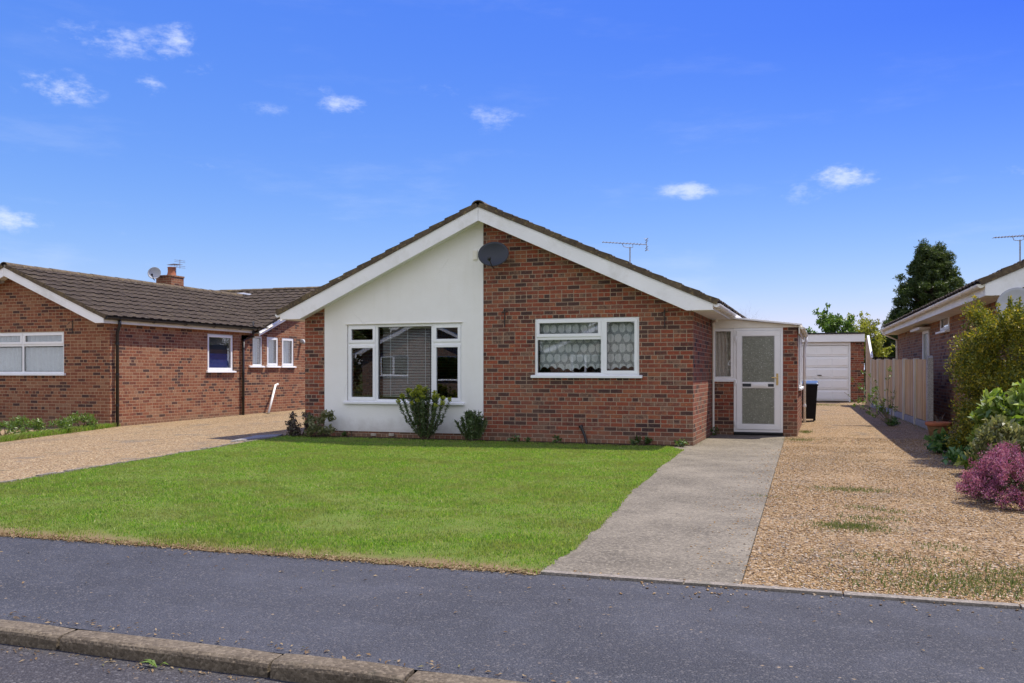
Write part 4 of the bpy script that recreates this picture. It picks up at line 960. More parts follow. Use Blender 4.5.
q = onX(172, 270, cx); tv_aerial('tv_aerial', 'tiny television aerial behind the chimney pot of the left bungalow', (cx + .05, cy + .2, 4.22), .30, (1, -.2, 0), .5)
# plastic pipe leaning on the wall
p0 = onX(268.5, 409, lxb + .35); p1 = onX(275.5, 385, lxb + .05); wp = MB(); zb = gz(p0.y) + .0
wp.tube([Vector((p0.x, p0.y, zb + .01)) , p1], .035, 10); wp.tube([p1 + Vector((0, 0, -.01)), p1 + Vector((-.0, .12, .02))], .038, 10)
tag(wp.build('plastic_pipe', M['pole'], None, smooth=True), 'white plastic pipe leaning against the orange brick side wall', 'pipe')
og = wp.v
# low rise of gravel along the left wall
bank = MB(); prv = None
for i in range(16):
    y = 1.0 + i * .9; z = .0 + .2 * min(1, max(0, (y - 1) / 9)); row = [(lxb + .012, y, z + .03), (lxb + .5, y, z - .02), (lxb + 2.8, y, z - .02 - .03)]
    if prv: bank.poly([prv[0], row[0], row[1], prv[1]]); bank.poly([prv[1], row[1], row[2], prv[2]])
    prv = row

# ================================================================== RIGHT BUNGALOW
A = CAM + ray(981, 284.5) * 14.0; Bq = CAM + ray(882, 329.5) * 28.85
rot = math.atan2(A.x - Bq.x, Bq.y - A.y)
ohs = .42; ohf = .32
right = empty('neighbour_bungalow', (0, 0, 0), 0, 'mauve brick bungalow with white side gutter half hidden by hedge at right', 'bungalow')
R3 = Matrix.Rotation(rot, 3, 'Z')
# eave end (local) = (-ohs-.055, -ohf) -> world A
off = R3 @ Vector((-ohs - .055, -ohf, 0)); right.location = (A.x - off.x, A.y - off.y, 0); right.rotation_euler = (0, 0, rot)
inv = (Matrix.Translation(right.location) @ R3.to_4x4()).inverted()
def rl(px, py, x=0.0):     # pixel -> local point on the plane x = const of the right house
    o = inv @ CAM; d = inv.to_3x3() @ ray(px, py); return o + d * ((x - o.x) / d.x)
Bw = Basis((0, 0, 0), (0, 1, 0), (1, 0, 0))
w0, w1 = rl(938, 325), rl(950, 325); wy = sorted((rl(940.5, 325).y, rl(949.5, 325).y))
wz = (rl(945, 331).z, rl(945, 312.5).z); dyr = sorted((rl(923.5, 340).y, rl(929.5, 340).y))
rW = 7.7; rzr = 2.66 + .4577 * (rW / 2 + ohs) - .06 + .0
gable_shell(right, 0, rW, 15.2, rzr, .4577, 2.47, ohf, ohs, M['brick_right'], [(4.5, 6.3, 1.2, 2.2)], kick=.06, soff='white_old', gut='white_old',
            holes_left=[(wy[0] - .251, wy[1] - .251, wz[0], wz[1]), (dyr[0] - .251, dyr[1] - .251, .15, 2.33)])
window(right, Basis((0, 0, 0), (1, 0, 0), (0, 1, 0)), 4.5, 6.3, 1.2, 2.2, [(4.5, 6.3, 1.2, 2.2, False)], rec=.03)
window(right, Bw, wy[0], wy[1], wz[0], wz[1], [(wy[0], wy[1], wz[0], wz[1], True)], rec=.0, sill_d=.1, label='tiny top hung side window')
dd = MB(); ring(dd, Bw, dyr[0], dyr[1], .15, 2.33, .07, -.03, .06); dd.bbox(Bw, dyr[0] + .07, dyr[1] - .07, .22, 1.2, .0, .03); drr = dd.build('side_door', M['upvc'], right, .004)
pn = MB(); pn.bbox(Bw, dyr[0] + .07, dyr[1] - .07, 1.2, 2.26, .01, .02); pn.build('pane', M['obscure'], drr)
hood = MB(); hood.bbox(Bw, dyr[0] - .15, dyr[1] + .6, 2.34, 2.40, -.25, 0); hood.build('door_canopy', M['white_old'], right)
yE = 15.0; downpipe(right, [(-ohs - .055, yE, 2.6), (-ohs - .055, yE, 2.5), (-.06, yE - .02, 2.3), (-.06, yE - .02, .25)], M['white_old'])
pd = onY(1017, 306, A.y - .05)
sat_dish('satellite_dish', 'large pale grey satellite dish on the gable of the right hand bungalow', pd, (-.25, -1, .25), .56, .56, M['dish_pale'], (.06, .3, .0))
pa = onY(1020, 262, 3.2); tv_aerial('tv_aerial', 'television aerial standing on the roof of the right hand bungalow', (pa.x, 3.2, pa.z - .1), onY(1020, 237, 3.2).z - pa.z + .05, (1, .2, .05), .75)

# ================================================================== GARAGE
GY = 18.5; gb = gz(GY)
gar = empty('garage', (2, GY, 0), 0, 'flat roofed brick garage with white panelled up and over door', 'garage')
gxr = onY(864, 370, GY).x - 2; gdr = onY(850.5, 370, GY).x - 2; gdl = gdr - 2.3; gxl = gdl - .35
Bg = Basis((0, 0, 0), (1, 0, 0), (0, 1, 0)); zdt = onY(850, 345, GY).z; zft = onY(850, 334, GY).z; zfb = onY(850, 341.8, GY).z
wall(gar, 'wall', M['brick'], Bg, gxl, gxr, -.1, lambda u: zfb + .1, (), [(gdl, gdr, -.05, zfb + .0)], .22)
for B_, a, b in ((Basis((gxl, .222, 0), (0, 1, 0), (1, 0, 0)), 0, 5), (Basis((gxr, .222, 0), (0, 1, 0), (-1, 0, 0)), 0, 5)): wall(gar, 'wall', M['brick'], B_, a, b, -.1, lambda u: zfb + .1, (), (), .2)
wall(gar, 'wall', M['brick'], Basis((0, 5.224, 0), (1, 0, 0), (0, 1, 0)), gxl, gxr, -.1, lambda u: zfb + .1, (), (), .2)
f = MB(); f.box(gxl - .05, gxr + .02, -.14, -.11, zfb, zft); f.build('fascia', M['garage'], gar, .004)
f = MB(); f.box(gxl - .05, gxr + .02, -.17, 5.45, zft + .002, zft + .05); f.box(gxl, gxr, -.108, 5.4, zfb + .102, zft); f.build('roof', M['felt'], gar)
f = MB(); f.bbox(Bg, gdl, gdr, zdt, zfb, -.02, .05); f.bbox(Bg, gdl, gdl + .06, gb, zdt, .0, .08); f.bbox(Bg, gdr - .05, gdr, gb, zdt, .0, .08); f.build('door_frame', M['garage'], gar, .004)
gd = MB(); a, b = gdl + .062, gdr - .052; gd.bbox(Bg, a, b, gb + .02, zdt - .004, .05, .08); rows = 5; hh_ = (zdt - gb - .04) / rows
for i in range(rows):
    gd.bbox(Bg, a + .01, b - .01, gb + .045 + i * hh_, gb + .02 + (i + 1) * hh_, .02, .049)
    for k in range(4):
        u = a + .05 + k * (b - a - .06) / 4; gd.bbox(Bg, u, u + (b - a) / 4 - .06, gb + .10 + i * hh_, gb - .035 + (i + 1) * hh_, .004, .0195)
gdo = gd.build('garage_door', M['garage'], gar, .006)
h_ = MB(); h_.tube([Bg((a + b) / 2 + .1, gb + .95, .03), Bg((a + b) / 2 + .1, gb + .95, -.01)], .02, 8); h_.bbox(Bg, (a + b) / 2 + .03, (a + b) / 2 + .17, gb + .935, gb + .965, -.022, -.0105); h_.build('handle', M['iron'], gdo)

# ================================================================== WHEELED BIN
bp = Vector((1.70, 7.55, gz(7.5)))
binr = empty('wheelie_bin', bp, 0, 'black wheeled refuse bin with blue grey lid beyond the porch', 'bin')
m = MB(); m.hexa([(-.23, -.27, .06), (.23, -.27, .06), (.23, .22, .06), (-.23, .22, .06), (-.28, -.34, .90), (.28, -.34, .90), (.28, .30, .90), (-.28, .30, .90)]); m.build('body', M['bin'], binr, .02)
m = MB(); m.box(-.295, .295, -.36, .31, .865, .905); m.build('rim', M['bin'], binr, .01)
m = MB(); m.hexa([(-.30, -.37, .907), (.30, -.37, .907), (.30, .33, .93), (-.30, .33, .93), (-.27, -.33, .945), (.27, -.33, .945), (.28, .33, .985), (-.28, .33, .985)]); m.build('lid', M['bin_lid'], binr, .012)
m = MB(); m.tube([(-.24, .38, .93), (.24, .38, .93)], .016, 8); m.build('handle', M['bin'], binr)
for x in (-.20, .20):
    m = MB(); m.tube([(x - .03, .24, .10), (x + .03, .24, .10)], .10, 16); m.build('wheel', M['black_plastic'], binr)

# ================================================================== FENCE
fa = G(929, 429.5); fb = G(866, 404.5)
fdir = Vector((fb.x - fa.x, fb.y - fa.y, 0)); FL = fdir.length; frz = math.atan2(fdir.y, fdir.x)
fen = empty('wooden_fence', (fa.x, fa.y, gz(fa.y)), frz, 'pale close boarded timber fence with thin upright cappings beside the gravel drive', 'fence')
sl_f = (gz(fb.y) - gz(fa.y)) / FL
bays = 6; L0 = FL * .86; px_ = [L0 * k / bays for k in range(bays + 1)]
for k in range(bays):
    a, b = px_[k] + .05, px_[k + 1] - .03; m = MB(); u = a
    while u < b - .02:
        wd = min(.115, b - u); z0 = sl_f * u; hgt = 1.50 + random.uniform(-.008, .008)
        m.box(u + .004, u + wd - .003, -.018, random.uniform(-.004, .006), z0 + .16, z0 + hgt); u += wd
    m.build('board_panel', M['fence'], fen)
    g = MB(); g.box(a - .02, b + .02, -.03, .022, sl_f * a - .03, sl_f * a + .155); g.build('gravel_board', M['post'], fen)
    for z_ in (.4, 1.2):
        r = MB(); r.box(a, b, -.06, -.0185, sl_f * a + z_, sl_f * a + z_ + .07); r.build('rail', M['fence_grey'], fen)
for k in range(1, bays + 1):
    m = MB(); u = px_[k]; m.box(u - .03, u + .05, -.07, .05, sl_f * u - .1, sl_f * u + 1.525); m.build('post', M['fence_grey'], fen, .006)
# tall end panel stepping down
m = MB(); u = px_[-1] + .06
while u < FL - .05:
    q = (u - px_[-1]) / (FL - px_[-1]); wd = .145; m.box(u + .003, u + wd - .003, -.018, .004, sl_f * u, sl_f * u + 1.62 + .62 * min(1, q * 1.6)); u += wd
m.build('board_panel', M['fence'], fen)['label'] = 'taller end panel with sloping top'
m = MB(); e0 = Vector((px_[-1] + .03, -.04, sl_f * L0 + 1.56)); e1 = Vector((px_[-1] + (FL - px_[-1]) * .64, -.04, sl_f * FL + 2.26)); m.prism([e0, e0 + Vector((0, .07, 0)), e0 + Vector((0, .07, .04)), e0 + Vector((0, 0, .04))], e1 - e0); m.build('capping', M['upvc'], fen)
m = MB(); m.box(-.10, .035, -.07, .05, -.1, 1.53); m.prism([(-.10, -.07, 1.53), (.035, -.07, 1.53), (-.03, -.07, 1.58)], (0, .12, 0)); m.build('end_post', M['post'], fen, .006)
# dark fence and hedge at the back
b0 = onY(866, 362, 21.5); b1 = onY(897, 362, 21.5)
dfn = empty('dark_fence', (b0.x, 21.5, gz(21)), 0, 'dark stained board fence in deep shade at the end of the drive', 'fence')
m = MB(); u = 0
while u < 2.6: m.box(u, u + .14, 0, .02, 0, 1.62); u += .15
m.build('board_panel', M['fence_dark'], dfn)
for u in (0.0, 1.25, 2.55):
    m = MB(); m.box(u - .04, u + .04, .021, .1, 0, 1.68); m.build('post', M['fence_dark'], dfn)

# ================================================================== POT
pt = Vector((4.03, 1.75, gz(1.75))); pt = G(938.5, 441); 
pot = empty('plant_pot', (pt.x, pt.y, gz(pt.y)), 0, 'round terracotta pot with thick rim at the end of the fence', 'plant pot')
m = MB(); m.lathe((0, 0, 0), [(.0, 0), (.125, 0), (.14, .03), (.175, .2), (.198, .285), (.18, .285), (.15, .1)], 28); m.build('pot_body', M['terracotta_low'], pot, smooth=True)
m = MB(); m.lathe((0, 0, 0), [(.19, .275), (.222, .285), (.228, .33), (.222, .35), (.195, .352), (.185, .31)], 28); m.build('rim', M['terracotta'], pot, smooth=True)
m = MB(); m.lathe((0, 0, 0), [(.0, .315), (.1, .318), (.186, .312)], 20); m.build('soil', M['soil'], pot)
stems(pot, 'stalk', M['twig'], (0, 0, .31), [(random.uniform(-.15, .15), random.uniform(-.1, .1), .31 + random.uniform(.1, .22)) for _ in range(7)], .005, .002)

# ================================================================== PLANTS
def shrub(name, label, cat, loc, blobs, n, size, mat, aspect=.5, stem_h=.5, seed=1, shell=2.2, group=None, stem_n=10, up=.25, part='foliage', jitter=.4, stem_mat='bark'):
    root = empty(name, loc, 0, label, cat, group)
    stems(root, 'stem', M[stem_mat], (0, 0, -.02), [(c[0] + random.uniform(-.5, .5) * r[0], c[1] + random.uniform(-.5, .5) * r[1], c[2] + random.uniform(-.2, .6) * r[2]) for c, r in (random.choice(blobs) for _ in range(stem_n))], .014, .003)
    leaf_cloud(part, mat, root, [b[0] for b in blobs], [b[1] for b in blobs], n, size, aspect, shell, seed, up, jitter); return root
def clumps(n, R, H, z0, cr, seed, prof=None):
    r = random.Random(seed); out = []
    for _ in range(n):
        z = z0 + r.random() * (H - z0); q = prof((z - z0) / (H - z0)) if prof else 1; a = r.uniform(0, 2 * PI); d = R * q * math.sqrt(r.uniform(.25, 1)); s = cr * r.uniform(.6, 1.35)
        out.append(((math.cos(a) * d, math.sin(a) * d, z), (s, s, s * r.uniform(.7, 1.1))))
    return out
random.seed(5)
# golden hedge shrub
gp = onY(992, 372, -1.15)
gbl = clumps(160, .77, 2.14, .2, .22, 3, lambda q: 1 - .26 * q ** 3)
gs = shrub('golden_shrub', 'tall golden green shrub in front of the right bungalow gable', 'shrub', (gp.x + .32, -1.15, 0), gbl, 82000, .038, M['golden'], .5, seed=3, stem_n=24)
r_ = random.Random(8); gtips = [(r_.uniform(-.75, .6), r_.uniform(-.6, .4), r_.uniform(1.7, 2.35)) for _ in range(34)]
stems(gs, 'shoot', M['twig'], (0, 0, 1.3), gtips, .006, .002, .1)
sg = []
for t_ in gtips:
    for k in range(5): sg.append((t_[0] * (1 - .06 * k), t_[1] * (1 - .06 * k), t_[2] - .06 * k))
leaf_cloud('shoot_leaves', M['golden'], gs, sg, [.045] * len(sg), 2600, .05, .5, 2, 91)
# laurel-like plant
lq = onY(1008, 440, -3.1)
shrub('laurel_bush', 'bright light green broad leaved bush between the golden shrub and the heather', 'shrub', (lq.x + .02, -3.1, 0), clumps(44, .52, .98, .12, .15, 5, lambda q: 1 - .5 * q), 2900, .15, M['laurel'], .42, seed=5, up=.15)
lq2 = onY(1006, 455, -4.2)
shrub('sage_bush', 'dull sage green small leaved bush just behind the heather', 'shrub', (lq2.x + .1, -4.2, 0), clumps(34, .36, .74, .15, .13, 6), 3000, .075, M['sage'], .45, seed=6)
# heather
hp = G(1012, 505)
hbl = clumps(130, .66, .42, .06, .075, 7, lambda q: 1 - .35 * q * q) + [((c_[0] * 1.0, c_[1], c_[2]), (.045, .045, .10)) for c_, _r in clumps(90, .63, .52, .30, .05, 77, lambda q: 1 - .45 * q)]
hroot = empty('heather', (hp.x + .20, hp.y + .12, 0), 0, 'low mound of purple pink flowering heather at the drive edge', 'heather')
leaf_cloud('flowers', M['heather'], hroot, [b[0] for b in hbl], [b[1] for b in hbl], 30000, .023, .42, 2.0, 17, .6, .55)
leaf_cloud('foliage', M['heather_green'], hroot, [(b[0][0] * .9, b[0][1] * .9, b[0][2] * .72) for b in hbl], [b[1] for b in hbl], 12000, .028, .3, 1.4, 18, .4, .5)
stems(hroot, 'stem', M['bark'], (0, 0, 0), [(b[0][0] * .9, b[0][1] * .9, b[0][2]) for b in random.sample(hbl, 40)], .006, .002)
# border plants
for i, (px, py, R, H, n, s, mt, nm, lab, ct) in enumerate((
    (950, 455, .30, .26, 520, .11, 'ground_leaf', 'border_plant', 'low deep green leafy plant below the terracotta pot', 'plant'),
    (962, 466, .26, .20, 420, .10, 'ground_leaf', 'border_plant', 'low deep green leafy plant spilling onto gravel left of the heather', 'plant'),
    (971, 460, .13, .33, 150, .07, 'yellow_leaf', 'yellow_plant', 'small sprig of vivid yellow green leaves behind the heather', 'plant'),
    (985, 462, .26, .40, 700, .08, 'sage', 'border_plant', 'grey green plant between the yellow sprig and heather', 'plant'))):
    q = G(px, py); shrub(nm, lab, ct, (q.x + .1, q.y + .25, gz(q.y)), clumps(14, R, H, .05, R * .45, 30 + i), n, s, M[mt], .5, seed=40 + i, stem_n=6)
# sapling by the fence
sq = G(893, 426); sap = empty('climbing_rose', (sq.x - .05, sq.y, gz(sq.y)), 0, 'thin straggling rose with few leaves growing against the fence', 'rose')
tp = [(-.9, .35, 1.05), (-1.15, .2, .75), (-.6, .5, 1.2), (-.35, .2, .95), (-.9, .0, .5), (.0, .3, 1.35), (-.5, .1, .7), (-.2, -.1, .6), (-.75, .3, .9), (.12, .1, .9)]
tp = [(x * .85, y, z) for x, y, z in tp]
stems(sap, 'stem', M['twig'], (0, 0, 0), tp, .012, .004, .25)
pp_ = []
for t_ in tp:
    for k in range(7): q = random.uniform(.3, 1); pp_.append((t_[0] * q + random.uniform(-.08, .08), t_[1] * q + random.uniform(-.08, .08), t_[2] * q + random.uniform(-.02, .1)))
leaf_cloud('leaves', M['bush'], sap, pp_, [.06] * len(pp_), 620, .055, .5, 2, 55)
leaf_cloud('base_leaves', M['ground_leaf'], sap, [(0, 0, .08), (.1, .15, .08)], [.13, .12], 260, .06, .5, 2, 56)

# spurge plants under the picture window
def spurge(label, px, py, H, R, nst, heads, seed):
    q = onY(px, py, -.42); r = random.Random(seed); root = empty('spurge', (q.x, -.42, .0), 0, label, 'plant', 'spurge plants at the foot of the render'); sm = MB(); lc = []; hcs = []; n = 0; L = []
    for k in range(nst):
        a = r.uniform(0, 2 * PI); o = R * r.uniform(.05, 1) ** 1.1; h = H * (1 - .28 * (o / R) ** 2) * r.uniform(.78, 1.03); t = Vector((math.cos(a) * o, math.sin(a) * o * .55 - .05, h)); b = Vector((math.cos(a) * .05, math.sin(a) * .04, 0)); md = b.lerp(t, .5) + Vector((math.cos(a), math.sin(a) * .5, 0)) * o * .12
        sm.tube([b, md, t], [.008, .007, .005], 5)
        for j in range(26):
            f = .16 + .84 * j / 25; c = b.lerp(md, f * 2) if f < .5 else md.lerp(t, f * 2 - 1); lc.append(tuple(c))
        if r.random() < heads: hcs.append(tuple(t + Vector((0, 0, .02))))
    sm.build('stem', M['bark'], root)
    leaf_cloud('leaves', M['euph'], root, lc, [.034] * len(lc), len(lc) * 5, .075, .2, 2, seed, .4, .35)
    if hcs: leaf_cloud('flower_heads', M['euph_head'], root, hcs, [.045] * len(hcs), len(hcs) * 60, .032, .7, 2, seed + 1)
spurge('tall bushy spurge with lime flower tips under the picture window', 425, 437, 1.02, .62, 44, .85, 61)
spurge('short blue green spurge beside the brick edge of the render', 473, 439, .56, .38, 30, 0, 62)
# dwarf shrubs by the left pier
q = G(299, 437); shrub('dwarf_shrub', 'small dark purplish shrub left of the brick pier', 'shrub', (q.x, q.y + .05, 0), clumps(16, .24, .44, .1, .11, 71), 900, .06, M['purple_leaf'], .45, seed=71)
q = G(318, 438); shrub('dwarf_shrub', 'small olive green shrub at the foot of the brick pier', 'shrub', (q.x, q.y + .1, 0), clumps(16, .24, .46, .08, .10, 72), 800, .075, M['sage'], .4, seed=72)
# weeds along the walls
for i, (px, py, R, H, n, lab) in enumerate(((642, 445, .17, .13, 170, 'flat rosette weed at the brick wall right of the pipe'), (352, 437, .25, .1, 130, 'straggling low weed below the white render'), (520, 443, .2, .1, 110, 'small weed tuft beside the short spurge by bricks'), (556, 444, .1, .12, 60, 'tiny weed in the bed left of the black pipe'), (714, 437, .06, .2, 70, 'yellow green weed in the corner by the porch'), (683, 447, .10, .13, 80, 'mossy weed at the front corner of the bungalow'))):
    q = G(px, py); yy = min(q.y, -.12) if px < 690 else 2.5
    if px < 690: q = onY(px, py, yy)
    shrub('weed', lab, 'weed', (q.x if px < 700 else .08, yy, 0), clumps(6, R, H, .02, .06, 80 + i), n, .06, M['weed'], .5, seed=80 + i, stem_n=4, group='weeds at the bungalow foot')
for i, (px, py, H, R, n) in enumerate(((4, 436, .24, .4, 300), (28, 434, .34, .35, 260), (55, 433, .27, .35, 260), (80, 430, .30, .34, 300))):
    q = G(px, py); labs = ('leafy green weed clump at the far left edge below the window', 'taller green weed clump under the left bungalow window', 'sprawling green weed clump with pale blossom under window end', 'bright green weed clump beside the black downpipe corner')
    shrub('weed_clump', labs[i], 'weed', (q.x, q.y, 0), clumps(12, R, H, .04, .1, 90 + i), int(n * 1.8), .075, M['weed_bright'], .3, seed=90 + i, stem_n=5, up=.5, group='weeds below the left bungalow')
vp = [(p.x, p.y) for p in (G(-40, 446), G(20, 438), G(60, 433), G(97, 428))]; n = 9000
t_ = rng.random(n) * 3; ii = np.floor(t_).astype(int); ff = t_ - ii; VP = np.array(vp); Pv = VP[ii] * (1 - ff[:, None]) + VP[ii + 1] * ff[:, None]; Pv[:, 1] += rng.uniform(-.15, .75, n)
tag(blades('verge_grass', Pv, .04 + .08 * rng.random(n), .006 + .005 * rng.random(n), M['grass'], np.zeros(n), .6), 'rough grass strip along the left bungalow front wall', 'grass', kind='stuff')
# dandelion in the channel
q = CAM + ray(157, 668) * ((-.072 - CAM.z) / ray(157, 668).z)
dn = empty('dandelion', (q.x, q.y, -.072), 0, 'single small green weed growing in the gutter below the kerb', 'weed')
V = []
for k in range(9):
    a = random.uniform(PI * .8, PI * 2.1); l = random.uniform(.05, .11); s = Vector((math.cos(a), math.sin(a) * .5, 0)); c = Vector((-s.y, s.x, 0)) * .008; V += [tuple(-c * .4), tuple(s * l * .55 - c + Vector((0, 0, .03))), tuple(s * l + Vector((0, 0, .022))), tuple(s * l * .55 + c + Vector((0, 0, .03)))]
np_mesh('leaves', np.array(V), np.arange(len(V)).reshape(-1, 4), M['weed_bright'], dn)

# ------------------------------------------------------------------ trees
def tree_at(px, dist): d = ray(px, HZ); p = CAM + d * dist; return p
# big cypress behind the right bungalow
cpn = tree_at(931, 40); ctop = CH + (HZ - 244) / F * 40 - .25
con = empty('conifer_tree', (cpn.x, cpn.y, .22), 0, 'large dark green conifer rising behind the right bungalow roof', 'tree')
t = MB(); t.tube([(0, 0, -.1), (.05, 0, 2.5), (0, .05, ctop - .8)], [.24, .17, .03], 10); t.build('trunk', M['bark'], con)
r_ = random.Random(33); cb = []; limbs = MB()
for i in range(460):
    z = .9 + (ctop - 1.1) * r_.random() ** .85; q = (z - .9) / (ctop - .9); R = 2.8 * (1 - q) ** .95 + .34; R *= r_.uniform(.72, 1.06) * (1 + .1 * math.sin(3 * q * 6 + i)); a = r_.uniform(0, 2 * PI); d = R * math.sqrt(r_.uniform(.3, 1))
    c = (math.cos(a) * d, math.sin(a) * d, z + .25 * d / 2); s = r_.uniform(.2, .42) * (1 - .35 * q); cb.append((c, (s, s, s * .75)))
    if i % 4 == 0: limbs.tube([(0, 0, max(.3, z - .5 * d)), c], [.03, .008], 4, cap=False)
cb += [((.35, .0, ctop - .2), (.3, .3, .35)), ((-.3, 0, ctop - .05), (.25, .25, .35)), ((-.05, .1, ctop - .4), (.4, .4, .4)), ((.75, 0, ctop - .65), (.3, .3, .3))]
limbs.build('limb', M['bark'], con, recalc=False)
leaf_cloud('crown', M['conifer'], con, [b[0] for b in cb], [b[1] for b in cb], 80000, .16, .22, 2.0, 34, .15, .6)
# trees beyond the garage
def small_tree(name, label, px, dist, py_top, R, n, size, mat, seed, z0=.9, twigs=False):
    p = tree_at(px, dist); H = CH + (HZ - py_top) / F * dist - .22; root = empty(name, (p.x, p.y, .22), 0, label, 'tree', None); tips = []
    twig_tree(root, 'trunk', M['twig'] if twigs else M['bark'], (0, 0, -.05), H * .42, .75, .06, 3 if not twigs else 4, seed, (4, 6), tips)
    k = H / max(v.z for v in tips); r = random.Random(seed)
    tr = root.children[0]; tr.scale = (k * R, k * R, k)
    pts = [(v.x * k * R, v.y * k * R, v.z * k) for v in tips]
    if n: leaf_cloud('crown', mat, root, pts, [.13 * R ** .5] * len(pts), n, size, .5, 2, seed, .3, .6)
    return root
small_tree('broadleaf_tree', 'fresh green leafy tree rising behind the garage roof', 832, 36, 307, 1.15, 8200, .13, M['bush'], 41)
small_tree('broadleaf_tree', 'yellow green leafy tree beside the bare tree behind the garage', 857, 38, 314, .8, 4600, .12, M['bush_yellow'], 42)
small_tree('bare_tree', 'greyish budding tree behind the fence right of the garage', 872, 41, 315, 1.25, 5600, .10, M['bud'], 43, twigs=True)
small_tree('bare_tree', 'bare twiggy treetop showing above the porch roof', 748, 30, 297, .9, 0, .1, M['bud'], 44, twigs=True)
hq = tree_at(882, 39.5); hroot2 = empty('garden_hedge', (hq.x, hq.y, .22), 0, 'yellow green hedge top behind the dark fence', 'hedge')
hb = [((random.uniform(-1.0, 1.3), random.uniform(-.3, .3), random.uniform(.6, 2.3)), (.32, .3, .28)) for _ in range(50)]
leaf_cloud('foliage', M['hedge_far'], hroot2, [b[0] for b in hb], [b[1] for b in hb], 4200, .12, .5, 2, 45)
stems(hroot2, 'stem', M['bark'], (0, 0, 0), [b[0] for b in random.sample(hb, 12)], .03, .008)
# things across the road (they show in the window glass)
def opposite(x, label):
    o = empty('facing_bungalow', (x, -31.0, 0), PI, label, 'bungalow')
    gable_shell(o, -4, 4, 9, 4.4, .4577, 2.33, .3, .35, M['brick_far'], [(-3.2, -.6, .8, 2.2), (1.0, 2.8, 1.1, 2.2)])
    Bo = Basis((0, 0, 0), (1, 0, 0), (0, 1, 0))
    window(o, Bo, -3.2, -.6, .8, 2.2, [(-3.2, -2.3, .8, 2.2, True), (-2.3, -.6, .8, 2.2, False)], rec=.03)
    window(o, Bo, 1.0, 2.8, 1.1, 2.2, [(1.0, 2.0, 1.1, 2.2, False), (2.0, 2.8, 1.1, 2.2, True)], rec=.03)
opposite(-19.5, 'buff brick bungalow across the road seen in the picture window')
opposite(-8.0, 'buff brick bungalow across the road facing the lace curtain window')
for i, (x, y, lab) in enumerate(((-27, -36, 'dark hedge tree behind the opposite houses at far left'), (-13.8, -38, 'dark hedge tree between the two opposite houses'), (-1.5, -36, 'dark hedge tree right of the opposite houses'))):
    shrub('garden_tree', lab, 'tree', (x, y, 0), clumps(60, 2.4, 6.0, .5, .9, 100 + i), 5000, .4, M['conifer'], .5, seed=100 + i, stem_n=12)

dc = [((rng.uniform(-95, -8), rng.uniform(46, 62), rng.uniform(.8, 3.4)), (2.6, 1.6, 1.5)) for _ in range(110)] + [((rng.uniform(-80, -55), rng.uniform(-8, 44), rng.uniform(.8, 3.2)), (1.8, 2.6, 1.5)) for _ in range(50)]
tag(leaf_cloud('distant_trees', M['bush'], None, [c[0] for c in dc], [c[1] for c in dc], 26000, .75, .6, 2, 66), 'low belt of trees far beyond the gardens', 'trees', kind='stuff')
# ================================================================== SUN, SKY, CAMERA
S = Vector((.37, .38, 1.0)).normalized(); el = math.asin(S.z); az = math.atan2(S.x, S.y)
sun = bpy.data.lights.new('Sun', 'SUN'); sun.energy = 2.9; sun.angle = math.radians(.5); sun.color = (1.0, .925, .81)
so = bpy.data.objects.new('Sun', sun); COL.objects.link(so); so.rotation_euler = S.to_track_quat('Z', 'Y').to_euler(); so.location = (10, 10, 20)
w = bpy.data.worlds.new('World'); sc.world = w; w.use_nodes = True; nt = w.node_tree; nt.nodes.clear()
class WT(NT):
    def __init__(s): s.t = nt
T = WT(); wo = nt.nodes.new('ShaderNodeOutputWorld'); bg = nt.nodes.new('ShaderNodeBackground'); nt.links.new(bg.outputs[0], wo.inputs[0]); bg.inputs[1].default_value = .15
sky = T.n('ShaderNodeTexSky', sky_type='NISHITA'); sky.sun_disc = False; sky.sun_elevation = el; sky.sun_rotation = az; sky.altitude = 0; sky.air_density = 1.0; sky.dust_density = .35; sky.ozone_density = 5.0
dirv = T.n('ShaderNodeTexCoord').outputs['Generated']; sx = T.n('ShaderNodeSeparateXYZ', inp={0: dirv})
vz = T.n('ShaderNodeCombineXYZ', inp={0: sx.outputs[0], 1: sx.outputs[1], 2: T.math('MAXIMUM', sx.outputs[2], .055)}).outputs[0]; nt.links.new(vz, sky.inputs['Vector'])
azn = T.math('ARCTAN2', sx.outputs[0], sx.outputs[1]); eln = T.math('ARCSINE', sx.outputs[2])
# deep blue in front, unseen pale cloud added behind the camera to fill shaded fronts
scl = T.n('ShaderNodeSeparateColor', inp={0: sky.outputs[0]})
west0 = T.n('ShaderNodeMapRange', inp={0: azn, 1: -.85, 2: .20, 3: 1.2, 4: .42}).outputs[0]
west = T.math('ADD', 1.0, T.math('MULTIPLY', T.math('SUBTRACT', west0, 1.0), T.n('ShaderNodeMapRange', inp={0: sx.outputs[2], 1: .04, 2: .34, 3: .15, 4: 1.0}).outputs[0]))
front = T.n('ShaderNodeCombineColor', inp={0: T.math('MULTIPLY', west, T.math('MULTIPLY', .180, T.math('POWER', scl.outputs[0], 1.6))), 1: T.math('MULTIPLY', T.math('POWER', west, .7), T.math('MULTIPLY', .283, T.math('POWER', scl.outputs[1], 1.18))), 2: T.math('MULTIPLY', 1.98, T.math('POWER', scl.outputs[2], .245))}).outputs[0]
bank = T.math('ADD', T.math('MULTIPLY', sx.outputs[1], -1.0), T.math('MULTIPLY', T.math('SUBTRACT', T.noise(dirv, 2.2, 7, .6), .5), .9))
bank = T.n('ShaderNodeMapRange', interpolation_type='SMOOTHSTEP', inp={0: bank, 1: .05, 2: .5, 3: 0.0, 4: 1.0}).outputs[0]
skyc = T.mix(bank, front, (2.9, 3.0, 3.5))
mask = None
